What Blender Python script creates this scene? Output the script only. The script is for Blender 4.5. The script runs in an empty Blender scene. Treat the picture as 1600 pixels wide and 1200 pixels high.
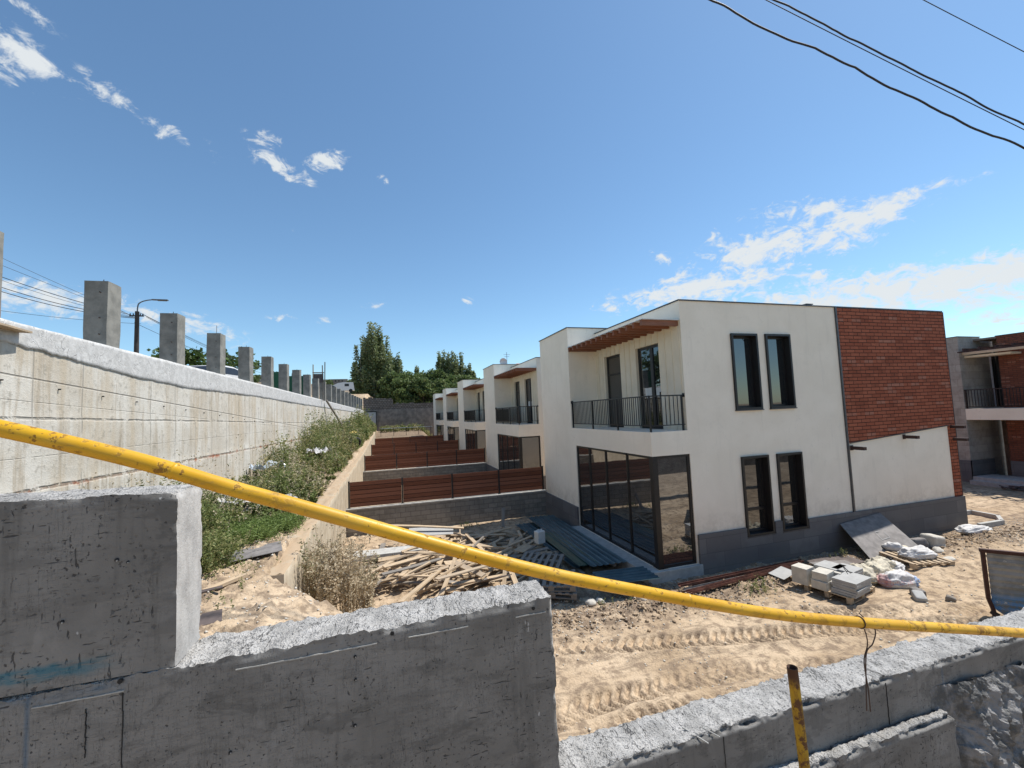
import bpy, math, random
import numpy as np
from mathutils import Vector, Matrix
random.seed(7); rng = np.random.default_rng(11)
scn = bpy.context.scene
COL = scn.collection

# ------------------------------------------------------------------ camera
cam_d = bpy.data.cameras.new('camera'); cam = bpy.data.objects.new('camera', cam_d); COL.objects.link(cam)
YAW, PIT, ROL = 0.290840690, 0.0673219473, -0.0407841272
F_PX = 653.46
def cam_axes():
    cy, sy, cp, sp, cr, sr = math.cos(YAW), math.sin(YAW), math.cos(PIT), math.sin(PIT), math.cos(ROL), math.sin(ROL)
    f = Vector((sy*cp, cy*cp, sp)); r = Vector((cy, -sy, 0)); u = r.cross(f)
    return cr*r + sr*u, -sr*r + cr*u, f
cr_, cu_, cf_ = cam_axes()
cam.matrix_world = Matrix(((cr_.x, cu_.x, -cf_.x, 0), (cr_.y, cu_.y, -cf_.y, 0), (cr_.z, cu_.z, -cf_.z, 0), (0, 0, 0, 1)))
cam_d.sensor_width = 36; cam_d.lens = 36*F_PX/1600; cam_d.clip_start = .05; cam_d.clip_end = 6000
scn.camera = cam
scn.render.resolution_x = 1024; scn.render.resolution_y = 768

# ------------------------------------------------------------------ light
SUN = Vector((.56, .07, 1.0)).normalized()
elev = math.asin(SUN.z); azim = math.atan2(SUN.x, SUN.y)
sd = bpy.data.lights.new('sun', 'SUN'); sd.energy = 4.5; sd.angle = math.radians(.53); sd.color = (1, .95, .88)
so = bpy.data.objects.new('sun', sd); COL.objects.link(so)
so.rotation_euler = SUN.to_track_quat('Z', 'Y').to_euler()
so.location = SUN*60
scn.view_settings.view_transform = 'Standard'; scn.view_settings.look = 'None'
EXPO = 0.40
scn.view_settings.exposure = EXPO; scn.view_settings.gamma = 1
SKY = 0.128

# ------------------------------------------------------------------ node helper
class G:
    def __init__(s, tree): s.t = tree; s.n = tree.nodes; s.l = tree.links
    def new(s, kind, **kw):
        n = s.n.new(kind)
        for k, v in kw.items(): setattr(n, k, v)
        return n
    def put(s, sock, v):
        if hasattr(v, 'is_output') or isinstance(v, bpy.types.NodeSocket): s.l.new(v, sock)
        elif v is not None:
            if isinstance(v, (tuple, list)) and len(v) == 3 and sock.type == 'RGBA': v = (*v, 1)
            sock.default_value = v
    def math(s, op, a, b=None, c=None, clamp=False):
        n = s.new('ShaderNodeMath', operation=op, use_clamp=clamp)
        s.put(n.inputs[0], a)
        if b is not None: s.put(n.inputs[1], b)
        if c is not None: s.put(n.inputs[2], c)
        return n.outputs[0]
    def vmath(s, op, a, b=None):
        n = s.new('ShaderNodeVectorMath', operation=op); s.put(n.inputs[0], a)
        if b is not None: s.put(n.inputs[1], b)
        return n.outputs['Value'] if op in ('LENGTH', 'DOT_PRODUCT') else n.outputs[0]
    def noise(s, vec, scale=5, detail=4, rough=.55, dist=0, out=0):
        n = s.new('ShaderNodeTexNoise'); s.put(n.inputs['Vector'], vec)
        n.inputs['Scale'].default_value = scale; n.inputs['Detail'].default_value = detail
        n.inputs['Roughness'].default_value = rough; n.inputs['Distortion'].default_value = dist
        return n.outputs[out]
    def vor(s, vec, scale=5, feature='F1', out='Distance', rand=1):
        n = s.new('ShaderNodeTexVoronoi', feature=feature); s.put(n.inputs['Vector'], vec)
        n.inputs['Scale'].default_value = scale; n.inputs['Randomness'].default_value = rand
        return n.outputs[out]
    def step(s, v, a, b, lo=0., hi=1.):
        n = s.new('ShaderNodeMapRange', interpolation_type='SMOOTHSTEP')
        s.put(n.inputs['Value'], v); s.put(n.inputs['From Min'], a); s.put(n.inputs['From Max'], b)
        n.inputs['To Min'].default_value = lo; n.inputs['To Max'].default_value = hi
        return n.outputs[0]
    def mix(s, f, a, b, mode='MIX'):
        n = s.new('ShaderNodeMix', data_type='RGBA', blend_type=mode)
        s.put(n.inputs[0], f); s.put(n.inputs[6], a); s.put(n.inputs[7], b)
        return n.outputs[2]
    def mapv(s, vec, scale=(1, 1, 1), loc=(0, 0, 0), rot=(0, 0, 0)):
        n = s.new('ShaderNodeMapping'); s.put(n.inputs[0], vec)
        n.inputs['Scale'].default_value = scale; n.inputs['Location'].default_value = loc; n.inputs['Rotation'].default_value = rot
        return n.outputs[0]
    def sep(s, v):
        n = s.new('ShaderNodeSeparateXYZ'); s.put(n.inputs[0], v); return n.outputs
    def comb(s, x, y, z):
        n = s.new('ShaderNodeCombineXYZ'); s.put(n.inputs[0], x); s.put(n.inputs[1], y); s.put(n.inputs[2], z); return n.outputs[0]
    def bump(s, h, strength=.3, dist=.02, normal=None):
        n = s.new('ShaderNodeBump'); s.put(n.inputs['Height'], h)
        n.inputs['Strength'].default_value = strength; n.inputs['Distance'].default_value = dist
        if normal is not None: s.l.new(normal, n.inputs['Normal'])
        return n.outputs[0]
def mat(name):
    m = bpy.data.materials.new(name); m.use_nodes = True
    g = G(m.node_tree); g.n.clear()
    g.o = g.new('ShaderNodeOutputMaterial'); g.b = g.new('ShaderNodeBsdfPrincipled'); g.l.new(g.b.outputs[0], g.o.inputs[0])
    g.pos = g.new('ShaderNodeNewGeometry').outputs['Position']
    g.obj = g.new('ShaderNodeTexCoord').outputs['Object']
    return m, g
def fin(g, col, rough=.8, bump=None, spec=.3, metal=0):
    g.put(g.b.inputs['Base Color'], col); g.put(g.b.inputs['Roughness'], rough)
    g.b.inputs['Specular IOR Level'].default_value = spec; g.b.inputs['Metallic'].default_value = metal
    if bump is not None: g.l.new(bump, g.b.inputs['Normal'])
M = {}
def simple(name, col, rough=.7, var=.15, scale=8, bstr=.15, metal=0, spec=.4, bscale=40, coord='obj'):
    m, g = mat(name); v = g.obj if coord == 'obj' else g.pos
    n = g.noise(v, scale, 5, .6); n2 = g.noise(v, bscale, 4, .6)
    f = g.step(n, .3, .7)
    c = g.mix(f, tuple(x*(1-var) for x in col), tuple(min(1, x*(1+var)) for x in col))
    fin(g, c, rough, g.bump(n2, bstr, .01), spec, metal); M[name] = m; return m

# ------------------------------------------------------------------ world
w = bpy.data.worlds.new('World'); scn.world = w; w.use_nodes = True
g = G(w.node_tree); g.n.clear()
out = g.new('ShaderNodeOutputWorld'); bg = g.new('ShaderNodeBackground'); g.l.new(bg.outputs[0], out.inputs[0])
sky = g.new('ShaderNodeTexSky', sky_type='NISHITA'); sky.sun_disc = False
sky.sun_elevation = elev; sky.sun_rotation = azim; sky.altitude = 900; sky.air_density = 1.05; sky.dust_density = .5; sky.ozone_density = 3.6
dirv = g.new('ShaderNodeTexCoord').outputs['Generated']
def pdir(px, py):                                     # direction of a cloud in the sky
    return (cr_*((px-800)/F_PX) - cu_*((py-600)/F_PX) + cf_).normalized()
CL = [(30,75,58,18,40,.85),(8,110,25,14,50,.7),(25,5,40,10,35,.5),(165,142,36,13,30,.7),(245,186,20,10,30,.4),(277,212,40,14,28,.75),(407,216,26,10,12,.75),(440,260,38,14,28,.85),
      (507,253,32,13,-6,.82),(70,465,120,24,8,.85),(255,495,90,20,14,.6),(330,520,60,16,14,.4),(1195,388,92,24,-14,1.02),(1290,380,60,18,-8,.98),(1360,338,66,22,-20,1.05),(1270,326,76,13,-6,.9),
      (1090,452,115,20,-10,1.05),(1050,440,45,10,-14,.8),(1440,448,250,31,-6,1.1),(1560,425,160,26,-6,1.1),(1330,470,150,22,-6,1.05),(1468,290,42,9,-14,.7),(1036,400,22,12,0,.7),(1560,498,150,24,4,.5),(586,479,16,6,0,.7),(433,497,28,5,0,.55),
      (504,501,11,5,0,.7),(597,279,12,7,30,.4),(733,469,10,5,0,.55),(952,479,24,8,-8,.75),(1115,370,14,9,-40,.5),(1222,418,26,9,-16,.75),(1282,430,20,8,0,.75),(1340,302,12,7,0,.4),(458,360,8,4,0,.35),(1385,420,12,6,0,.4)]
acc = None
for px, py, sx, sy, a, amp in CL:
    d = pdir(px, py); a = math.radians(a)
    e = pdir(px+30*math.cos(a), py+30*math.sin(a)); t1 = (e-d*e.dot(d)).normalized(); t2 = d.cross(t1)
    pxs = 1/F_PX*((d.dot(cf_))**1)
    R = Matrix((t1, t2, d)).transposed().to_euler()
    mp = g.new('ShaderNodeMapping', vector_type='TEXTURE'); g.l.new(dirv, mp.inputs[0])
    mp.inputs['Location'].default_value = d; mp.inputs['Rotation'].default_value = R
    mp.inputs['Scale'].default_value = (sx*1.5*pxs, sy*1.7*pxs, .7)
    ln = g.vmath('LENGTH', mp.outputs[0])
    v = g.step(ln, 0., 1.25, amp, 0.)
    acc = v if acc is None else g.math('MAXIMUM', acc, v)
sv = g.mapv(dirv, (1, 1, 1.7))
n1 = g.noise(sv, 24, 10, .66, .8); n2 = g.noise(sv, 70, 6, .62, .4)
nn = g.math('ADD', g.math('MULTIPLY', n1, .75), g.math('MULTIPLY', n2, .25))
dens = g.math('ADD', g.math('MULTIPLY', acc, .72), g.math('MULTIPLY', g.math('SUBTRACT', nn, .5), 2.7))
al = g.math('MULTIPLY', g.step(dens, .24, .74), g.step(acc, 0.02, .3))
al = g.math('MULTIPLY', al, .97)
cc = .84/(SKY*2**EXPO)
tint = g.mix(1., sky.outputs[0], (.88, 1.0, .97), 'MULTIPLY')
c = g.mix(al, tint, (cc*.93, cc*.98, cc*1.01))
g.put(bg.inputs[0], c); bg.inputs[1].default_value = SKY

# ------------------------------------------------------------------ mesh helpers
class MB:
    def __init__(s): s.v = []; s.f = []; s.mi = []
    def quad(s, a, b, c, d, mi=0):
        i = len(s.v); s.v += [tuple(a), tuple(b), tuple(c), tuple(d)]; s.f.append((i, i+1, i+2, i+3)); s.mi.append(mi)
    def poly(s, pts, mi=0):
        i = len(s.v); s.v += [tuple(p) for p in pts]; s.f.append(tuple(range(i, i+len(pts)))); s.mi.append(mi)
    def box(s, x0, x1, y0, y1, z0, z1, T=None, mi=0):
        P = [Vector((x, y, z)) for z in (z0, z1) for y in (y0, y1) for x in (x0, x1)]
        if T is not None: P = [T @ p for p in P]
        i = len(s.v); s.v += [tuple(p) for p in P]
        for f in ((0, 2, 3, 1), (4, 5, 7, 6), (0, 1, 5, 4), (1, 3, 7, 5), (3, 2, 6, 7), (2, 0, 4, 6)):
            s.f.append(tuple(i+k for k in f)); s.mi.append(mi)
        return s
    def tube(s, pts, r, seg=10, cap=True, rs=None, mi=0):
        pts = [Vector(p) for p in pts]; i0 = len(s.v); up = None
        for k, p in enumerate(pts):
            t = (pts[min(k+1, len(pts)-1)] - pts[max(k-1, 0)]).normalized()
            if up is None: up = t.orthogonal().normalized()
            up = (up - t*up.dot(t)).normalized(); sd_ = t.cross(up)
            rr = rs[k] if rs is not None else r
            for j in range(seg):
                a = 2*math.pi*j/seg; s.v.append(tuple(p + rr*(math.cos(a)*up + math.sin(a)*sd_)))
        for k in range(len(pts)-1):
            for j in range(seg):
                a = i0+k*seg+j; b = i0+k*seg+(j+1) % seg
                s.f.append((a, b, b+seg, a+seg)); s.mi.append(mi)
        if cap:
            s.f.append(tuple(i0+j for j in reversed(range(seg)))); s.mi.append(mi)
            e = i0+(len(pts)-1)*seg; s.f.append(tuple(e+j for j in range(seg))); s.mi.append(mi)
        return s
    def grid(s, fn, nu, nv, mi=0):
        i = len(s.v)
        for a in range(nu+1):
            for b in range(nv+1): s.v.append(tuple(fn(a/nu, b/nv)))
        for a in range(nu):
            for b in range(nv):
                k = i+a*(nv+1)+b; s.f.append((k, k+nv+1, k+nv+2, k+1)); s.mi.append(mi)
        return s
    def build(s, name, mats, parent=None, smooth=False, loc=None, bevel=0):
        me = bpy.data.meshes.new(name); me.from_pydata(s.v, [], s.f)
        mats = mats if isinstance(mats, (list, tuple)) else [mats]
        for m in mats: me.materials.append(M[m] if isinstance(m, str) else m)
        if len(mats) > 1: me.polygons.foreach_set('material_index', s.mi)
        if smooth: me.polygons.foreach_set('use_smooth', [True]*len(me.polygons))
        me.update()
        o = bpy.data.objects.new(name, me); COL.objects.link(o)
        if parent is not None: o.parent = parent
        if loc is not None: o.location = loc
        if bevel:
            b = o.modifiers.new('bevel', 'BEVEL'); b.width = bevel; b.segments = 2; b.limit_method = 'ANGLE'
        return o
def np_mesh(name, V, Fq, mats, parent=None, smooth=False, mi=None):
    me = bpy.data.meshes.new(name); V = np.asarray(V, np.float32); Fq = np.asarray(Fq, np.int32)
    me.vertices.add(len(V)); me.vertices.foreach_set('co', V.ravel())
    n = Fq.shape[1]; me.loops.add(Fq.size); me.loops.foreach_set('vertex_index', Fq.ravel())
    me.polygons.add(len(Fq)); me.polygons.foreach_set('loop_start', np.arange(0, Fq.size, n, dtype=np.int32))
    me.polygons.foreach_set('loop_total', np.full(len(Fq), n, np.int32))
    for m in (mats if isinstance(mats, (list, tuple)) else [mats]): me.materials.append(M[m])
    if mi is not None: me.polygons.foreach_set('material_index', np.asarray(mi, np.int32))
    if smooth: me.polygons.foreach_set('use_smooth', np.ones(len(Fq), bool))
    me.update(calc_edges=True); me.validate()
    o = bpy.data.objects.new(name, me); COL.objects.link(o)
    if parent is not None: o.parent = parent
    return o
def tag(o, label=None, cat=None, group=None, kind=None):
    if label: o['label'] = label
    if cat: o['category'] = cat
    if group: o['group'] = group
    if kind: o['kind'] = kind
    return o
def empty(name, loc, label, cat, group=None, rz=0):
    o = bpy.data.objects.new(name, None); COL.objects.link(o); o.location = loc; o.rotation_euler = (0, 0, rz); o.empty_display_size = .1
    return tag(o, label, cat, group)
def copy_tree(o, parent=None):
    c = o.copy(); COL.objects.link(c)
    if parent is not None: c.parent = parent
    for ch in [x for x in COL.objects if x.parent == o]: copy_tree(ch, c)
    return c
# value noise
def hash3(i, j, k, s):
    n = (i.astype(np.int64)*73856093) ^ (j.astype(np.int64)*19349663) ^ (k.astype(np.int64)*83492791) ^ (s*2654435761)
    n = (n ^ (n >> 13))*1274126177; n = n & 0x7fffffff; n = ((n ^ (n >> 15))*2246822519) & 0x7fffffff
    return (n & 0xffff)/65535.
def vnoise(x, y, z, s=0):
    i, j, k = np.floor(x), np.floor(y), np.floor(z); u, v, t = x-i, y-j, z-k
    u, v, t = (q*q*(3-2*q) for q in (u, v, t)); r = 0
    for a in (0, 1):
        for b in (0, 1):
            for c_ in (0, 1):
                r = r + hash3(i+a, j+b, k+c_, s)*(u if a else 1-u)*(v if b else 1-v)*(t if c_ else 1-t)
    return r*2-1
def fbm(x, y, z, sc, oc=4, s=0, ga=.5):
    r = 0; a = 1; tot = 0
    for o in range(oc): r = r+a*vnoise(x*sc+7.3*o, y*sc+3.1*o, z*sc+1.7*o, s+o); tot += a; a *= ga; sc *= 2.03
    return r/tot

# ------------------------------------------------------------------ materials
# smooth cast concrete of the near wall, its shade partly painted in (pits, scratches, damp patches)
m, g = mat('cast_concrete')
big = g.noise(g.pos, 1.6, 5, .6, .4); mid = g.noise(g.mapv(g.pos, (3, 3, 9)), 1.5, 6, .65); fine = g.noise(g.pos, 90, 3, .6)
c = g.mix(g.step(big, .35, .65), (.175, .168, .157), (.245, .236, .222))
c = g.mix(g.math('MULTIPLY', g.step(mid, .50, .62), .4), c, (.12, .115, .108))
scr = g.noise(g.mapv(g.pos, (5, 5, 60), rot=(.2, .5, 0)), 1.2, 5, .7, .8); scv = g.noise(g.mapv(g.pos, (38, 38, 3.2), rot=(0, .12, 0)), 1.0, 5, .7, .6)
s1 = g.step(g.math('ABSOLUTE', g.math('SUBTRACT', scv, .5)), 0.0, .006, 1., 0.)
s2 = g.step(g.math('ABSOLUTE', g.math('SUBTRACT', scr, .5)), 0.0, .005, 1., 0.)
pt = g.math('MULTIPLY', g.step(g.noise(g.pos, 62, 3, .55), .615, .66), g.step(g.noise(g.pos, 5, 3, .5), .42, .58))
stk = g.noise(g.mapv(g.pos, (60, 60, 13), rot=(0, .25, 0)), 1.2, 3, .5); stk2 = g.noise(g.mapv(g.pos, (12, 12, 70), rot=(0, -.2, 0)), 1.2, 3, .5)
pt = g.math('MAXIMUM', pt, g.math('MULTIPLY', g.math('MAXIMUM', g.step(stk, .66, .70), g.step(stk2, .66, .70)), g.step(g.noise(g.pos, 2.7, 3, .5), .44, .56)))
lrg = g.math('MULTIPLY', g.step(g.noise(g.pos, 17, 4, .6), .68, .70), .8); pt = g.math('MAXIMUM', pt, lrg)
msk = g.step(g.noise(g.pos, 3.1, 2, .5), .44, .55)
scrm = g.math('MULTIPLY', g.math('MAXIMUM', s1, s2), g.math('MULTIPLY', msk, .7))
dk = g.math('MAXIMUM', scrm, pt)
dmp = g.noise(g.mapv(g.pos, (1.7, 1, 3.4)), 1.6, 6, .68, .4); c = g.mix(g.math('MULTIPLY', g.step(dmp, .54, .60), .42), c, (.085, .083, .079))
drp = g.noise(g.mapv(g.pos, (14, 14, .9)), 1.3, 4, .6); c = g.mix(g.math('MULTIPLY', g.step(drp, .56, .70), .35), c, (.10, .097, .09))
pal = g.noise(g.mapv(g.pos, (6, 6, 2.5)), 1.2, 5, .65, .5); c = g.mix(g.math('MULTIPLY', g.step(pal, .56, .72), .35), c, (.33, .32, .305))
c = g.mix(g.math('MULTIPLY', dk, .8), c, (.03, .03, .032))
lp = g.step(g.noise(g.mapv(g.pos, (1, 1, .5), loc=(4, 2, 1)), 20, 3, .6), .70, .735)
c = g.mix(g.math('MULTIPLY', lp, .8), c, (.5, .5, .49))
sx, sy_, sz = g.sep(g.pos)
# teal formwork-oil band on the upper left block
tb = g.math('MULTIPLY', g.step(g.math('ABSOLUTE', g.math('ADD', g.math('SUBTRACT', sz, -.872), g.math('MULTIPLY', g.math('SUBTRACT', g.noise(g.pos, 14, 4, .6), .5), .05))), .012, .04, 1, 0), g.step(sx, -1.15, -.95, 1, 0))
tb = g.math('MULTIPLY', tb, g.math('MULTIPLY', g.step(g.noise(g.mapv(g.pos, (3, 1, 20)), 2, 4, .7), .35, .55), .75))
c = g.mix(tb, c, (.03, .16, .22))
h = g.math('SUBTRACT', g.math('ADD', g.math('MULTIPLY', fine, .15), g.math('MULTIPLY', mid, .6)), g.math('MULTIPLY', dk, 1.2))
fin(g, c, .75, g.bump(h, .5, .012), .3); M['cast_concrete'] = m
# rough screeded top, partly paled for the sunlight on it
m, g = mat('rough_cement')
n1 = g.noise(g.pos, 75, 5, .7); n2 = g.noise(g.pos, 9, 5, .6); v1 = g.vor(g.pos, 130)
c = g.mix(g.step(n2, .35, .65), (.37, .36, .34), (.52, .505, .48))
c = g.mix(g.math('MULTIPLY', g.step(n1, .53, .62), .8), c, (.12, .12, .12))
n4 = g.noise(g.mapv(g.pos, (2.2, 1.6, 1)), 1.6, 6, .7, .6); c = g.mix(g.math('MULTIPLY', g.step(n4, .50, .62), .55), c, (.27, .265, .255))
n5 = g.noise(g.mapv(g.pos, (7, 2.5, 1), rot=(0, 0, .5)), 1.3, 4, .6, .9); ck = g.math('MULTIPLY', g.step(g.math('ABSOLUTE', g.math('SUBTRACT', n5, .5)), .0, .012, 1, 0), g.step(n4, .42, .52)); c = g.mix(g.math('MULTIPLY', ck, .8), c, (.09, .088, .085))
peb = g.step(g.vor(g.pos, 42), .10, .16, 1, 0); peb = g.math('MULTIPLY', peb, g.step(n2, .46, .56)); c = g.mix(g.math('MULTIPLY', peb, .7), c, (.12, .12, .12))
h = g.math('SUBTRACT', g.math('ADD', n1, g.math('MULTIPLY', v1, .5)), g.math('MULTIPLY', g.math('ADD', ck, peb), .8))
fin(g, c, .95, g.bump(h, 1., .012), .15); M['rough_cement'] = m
# pale concrete of the end face, its sunlit brightness painted in
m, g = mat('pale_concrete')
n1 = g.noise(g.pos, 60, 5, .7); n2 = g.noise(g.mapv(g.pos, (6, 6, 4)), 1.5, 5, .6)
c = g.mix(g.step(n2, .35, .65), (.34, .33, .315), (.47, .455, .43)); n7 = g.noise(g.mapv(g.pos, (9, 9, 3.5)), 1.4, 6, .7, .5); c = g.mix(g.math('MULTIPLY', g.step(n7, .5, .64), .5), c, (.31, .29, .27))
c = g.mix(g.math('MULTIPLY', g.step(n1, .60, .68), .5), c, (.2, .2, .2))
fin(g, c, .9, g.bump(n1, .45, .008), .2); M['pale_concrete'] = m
m, g = mat('spill_concrete')
n1 = g.noise(g.pos, 55, 5, .7); n2 = g.noise(g.pos, 6, 5, .65)
c = g.mix(g.step(n2, .4, .6), (.14, .14, .135), (.34, .33, .32)); fin(g, c, .95, g.bump(n1, 1., .02), .15); M['spill_concrete'] = m
# retaining wall
m, g = mat('stained_concrete')
sx, sy_, sz = g.sep(g.pos)
yd = g.math('ADD', sy_, 0)
big = g.noise(g.pos, .55, 5, .6, .3)
st = g.noise(g.comb(0, g.math('MULTIPLY', sy_, 3.2), g.math('MULTIPLY', sz, .28)), 1.3, 5, .65, .2)
st2 = g.noise(g.comb(3.3, g.math('MULTIPLY', sy_, 1.1), g.math('MULTIPLY', sz, .16)), 1.3, 4, .6, .1)
c = g.mix(g.step(big, .35, .65), (.50, .46, .39), (.60, .575, .515))
c = g.mix(g.math('MULTIPLY', g.step(st, .51, .67), .65), c, (.36, .30, .22))
c = g.mix(g.math('MULTIPLY', g.step(st2, .49, .63), .6), c, (.46, .385, .28))
c = g.mix(g.math('MULTIPLY', g.step(st, .44, .34), .6), c, (.60, .575, .52))
fn = g.noise(g.pos, 7, 6, .72); c = g.mix(g.math('MULTIPLY', g.step(fn, .54, .66), .5), c, (.24, .22, .18))
wob = g.math('MULTIPLY', g.math('SUBTRACT', g.noise(g.pos, 2.2, 4, .6), .5), .10)
def hline(z0, slope, wd, wobk=1., yref=9.):
    t = g.math('SUBTRACT', g.math('ADD', sz, g.math('MULTIPLY', g.math('SUBTRACT', sy_, yref), slope)), z0)
    t = g.math('ADD', t, g.math('MULTIPLY', wob, wobk)); return t, g.step(g.math('ABSOLUTE', t), wd*.3, wd, 1, 0)
t3, l3 = hline(.97, .066, .022, .12); t2, l2 = hline(.24, .018, .035, .5); t1, l1 = hline(-1.03, .006, .05, .8)
t4, l4 = hline(.55, .05, .012, .1); t5, l5 = hline(-.45, .0, .012, .1)
gap = g.step(g.noise(g.pos, 4, 4, .7), .35, .55)
vs = g.math('PINGPONG', g.math('ADD', sy_, .05), .5985)
vl = g.step(vs, .006, .018, 1, 0)
vmask = g.step(g.noise(g.comb(0, g.math('MULTIPLY', sy_, .8), g.math('MULTIPLY', sz, .6)), 1.5, 2, .5), .44, .52)
vl = g.math('MULTIPLY', vl, vmask)
holes = g.math('PINGPONG', sy_, .6)
lines = g.math('MAXIMUM', g.math('MAXIMUM', l3, g.math('MULTIPLY', l2, gap)), g.math('MAXIMUM', g.math('MULTIPLY', vl, .75), g.math('MULTIPLY', g.math('MAXIMUM', l4, l5), g.math('MULTIPLY', gap, .5))))
rust = g.math('MULTIPLY', l1, gap)
# drip streaks under the joints
drip = g.math('MULTIPLY', g.step(t1, -1.3, 0., 0, 1), g.step(t1, 0, .02, 1, 0))
drip = g.math('MULTIPLY', drip, g.step(g.noise(g.comb(1, g.math('MULTIPLY', sy_, 6), g.math('MULTIPLY', sz, .2)), 1.4, 4, .7), .52, .66))
c = g.mix(g.math('MULTIPLY', drip, .65), c, (.24, .185, .12))
c = g.mix(g.math('MULTIPLY', lines, .6), c, (.20, .19, .17))
c = g.mix(g.math('MULTIPLY', rust, .7), c, (.19, .12, .08))
patch = g.math('MULTIPLY', g.step(g.math('ABSOLUTE', t1), .0, .12, 1, 0), g.step(g.noise(g.pos, 2.5, 3, .6), .55, .66))
c = g.mix(g.math('MULTIPLY', patch, .8), c, (.30, .09, .04))
h = g.math('SUBTRACT', g.math('ADD', g.math('MULTIPLY', fn, .8), g.math('MULTIPLY', g.noise(g.pos, 45, 4, .6), .3)), g.math('ADD', g.math('MULTIPLY', lines, .9), rust))
fin(g, c, .9, g.bump(h, .7, .025), .2); M['stained_concrete'] = m
# white cap
m, g = mat('cap_render')
n1 = g.noise(g.pos, 6, 6, .7); n2 = g.noise(g.pos, 1.2, 5, .65, 1.0); n3 = g.noise(g.pos, 30, 4, .6)
c = g.mix(g.step(n1, .35, .65), (.45, .445, .43), (.58, .575, .56))
cr = g.step(g.math('ABSOLUTE', g.math('SUBTRACT', n2, .5)), .0, .007, 1, 0)
cr = g.math('MULTIPLY', cr, g.step(n1, .4, .55))
c = g.mix(g.math('MULTIPLY', cr, .6), c, (.26, .25, .24))
c = g.mix(g.math('MULTIPLY', g.step(n1, .60, .70), .4), c, (.33, .31, .28))
fin(g, c, .9, g.bump(g.math('SUBTRACT', g.math('ADD', n1, g.math('MULTIPLY', n3, .4)), cr), .6, .02), .2); M['cap_render'] = m
# posts
m, g = mat('post_concrete')
n1 = g.noise(g.pos, 3, 5, .65); n2 = g.noise(g.pos, 40, 4, .6); sx, sy_, sz = g.sep(g.pos)
c = g.mix(g.step(n1, .35, .65), (.18, .177, .16), (.27, .262, .235))
jl = g.step(g.math('PINGPONG', g.math('ADD', sz, g.math('MULTIPLY', n1, .02)), .42), .0, .012, 1, 0)
c = g.mix(g.math('MULTIPLY', jl, .35), c, (.12, .12, .115))
fin(g, c, .85, g.bump(g.math('ADD', n1, g.math('MULTIPLY', n2, .3)), .3, .015), .25); M['post_concrete'] = m
# garden wall
m, g = mat('garden_wall_concrete')
sx, sy_, sz = g.sep(g.pos)
n1 = g.noise(g.pos, 2.5, 5, .65); n2 = g.noise(g.pos, 35, 4, .6); st = g.noise(g.comb(0, g.math('MULTIPLY', sy_, 2.5), g.math('MULTIPLY', sz, .5)), 1.5, 4, .6)
c = g.mix(g.step(n1, .35, .65), (.42, .35, .255), (.53, .46, .35))
c = g.mix(g.math('MULTIPLY', g.step(st, .5, .7), .4), c, (.36, .28, .19))
vl = g.step(g.math('PINGPONG', sy_, .6), .0, .012, 1, 0)
c = g.mix(g.math('MULTIPLY', vl, .5), c, (.22, .18, .13))
nz_ = g.sep(g.new('ShaderNodeNewGeometry').outputs['Normal'])[2]; c = g.mix(g.math('MULTIPLY', g.step(nz_, .35, .6), g.step(n1, .3, .5)), c, (.40, .30, .20))
fin(g, c, .92, g.bump(g.math('ADD', n1, g.math('MULTIPLY', n2, .4)), .5, .02), .15); M['garden_wall_concrete'] = m
# plaster
def plaster(name, a, b, dirt=.25):
    m, g = mat(name)
    n1 = g.noise(g.pos, .8, 5, .6, .3); n2 = g.noise(g.pos, 70, 3, .6); sx, sy_, sz = g.sep(g.pos)
    st = g.noise(g.comb(g.math('MULTIPLY', g.math('ADD', sx, sy_), 2.2), 0, g.math('MULTIPLY', sz, .25)), 1.5, 5, .65)
    c = g.mix(g.step(n1, .35, .65), a, b)
    c = g.mix(g.math('MULTIPLY', g.step(st, .52, .75), dirt), c, tuple(x*.72 for x in a))
    ck = g.noise(g.mapv(g.pos, (.5, .5, .22)), 1.3, 5, .6, 1.2); ckm = g.math('MULTIPLY', g.step(g.math('ABSOLUTE', g.math('SUBTRACT', ck, .5)), .0, .0022, 1, 0), g.step(n1, .5, .6)); c = g.mix(g.math('MULTIPLY', ckm, .35), c, tuple(x*.5 for x in a))
    n6 = g.noise(g.pos, 3.5, 6, .7); c = g.mix(g.math('MULTIPLY', g.step(n6, .54, .68), .16), c, tuple(x*.78 for x in a))
    splash = g.math('MULTIPLY', g.step(g.math('ADD', sz, g.math('MULTIPLY', n6, -.5)), -3.9, -3.3, 1, 0), g.step(n6, .35, .6))
    c = g.mix(g.math('MULTIPLY', splash, .35), c, (.50, .42, .32))
    fin(g, c, .9, g.bump(n2, .35, .006), .2); M[name] = m
plaster('white_plaster', (.85, .76, .625), (.90, .81, .675))
plaster('cream_siding', (.68, .60, .46), (.74, .66, .52), .3)
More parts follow.
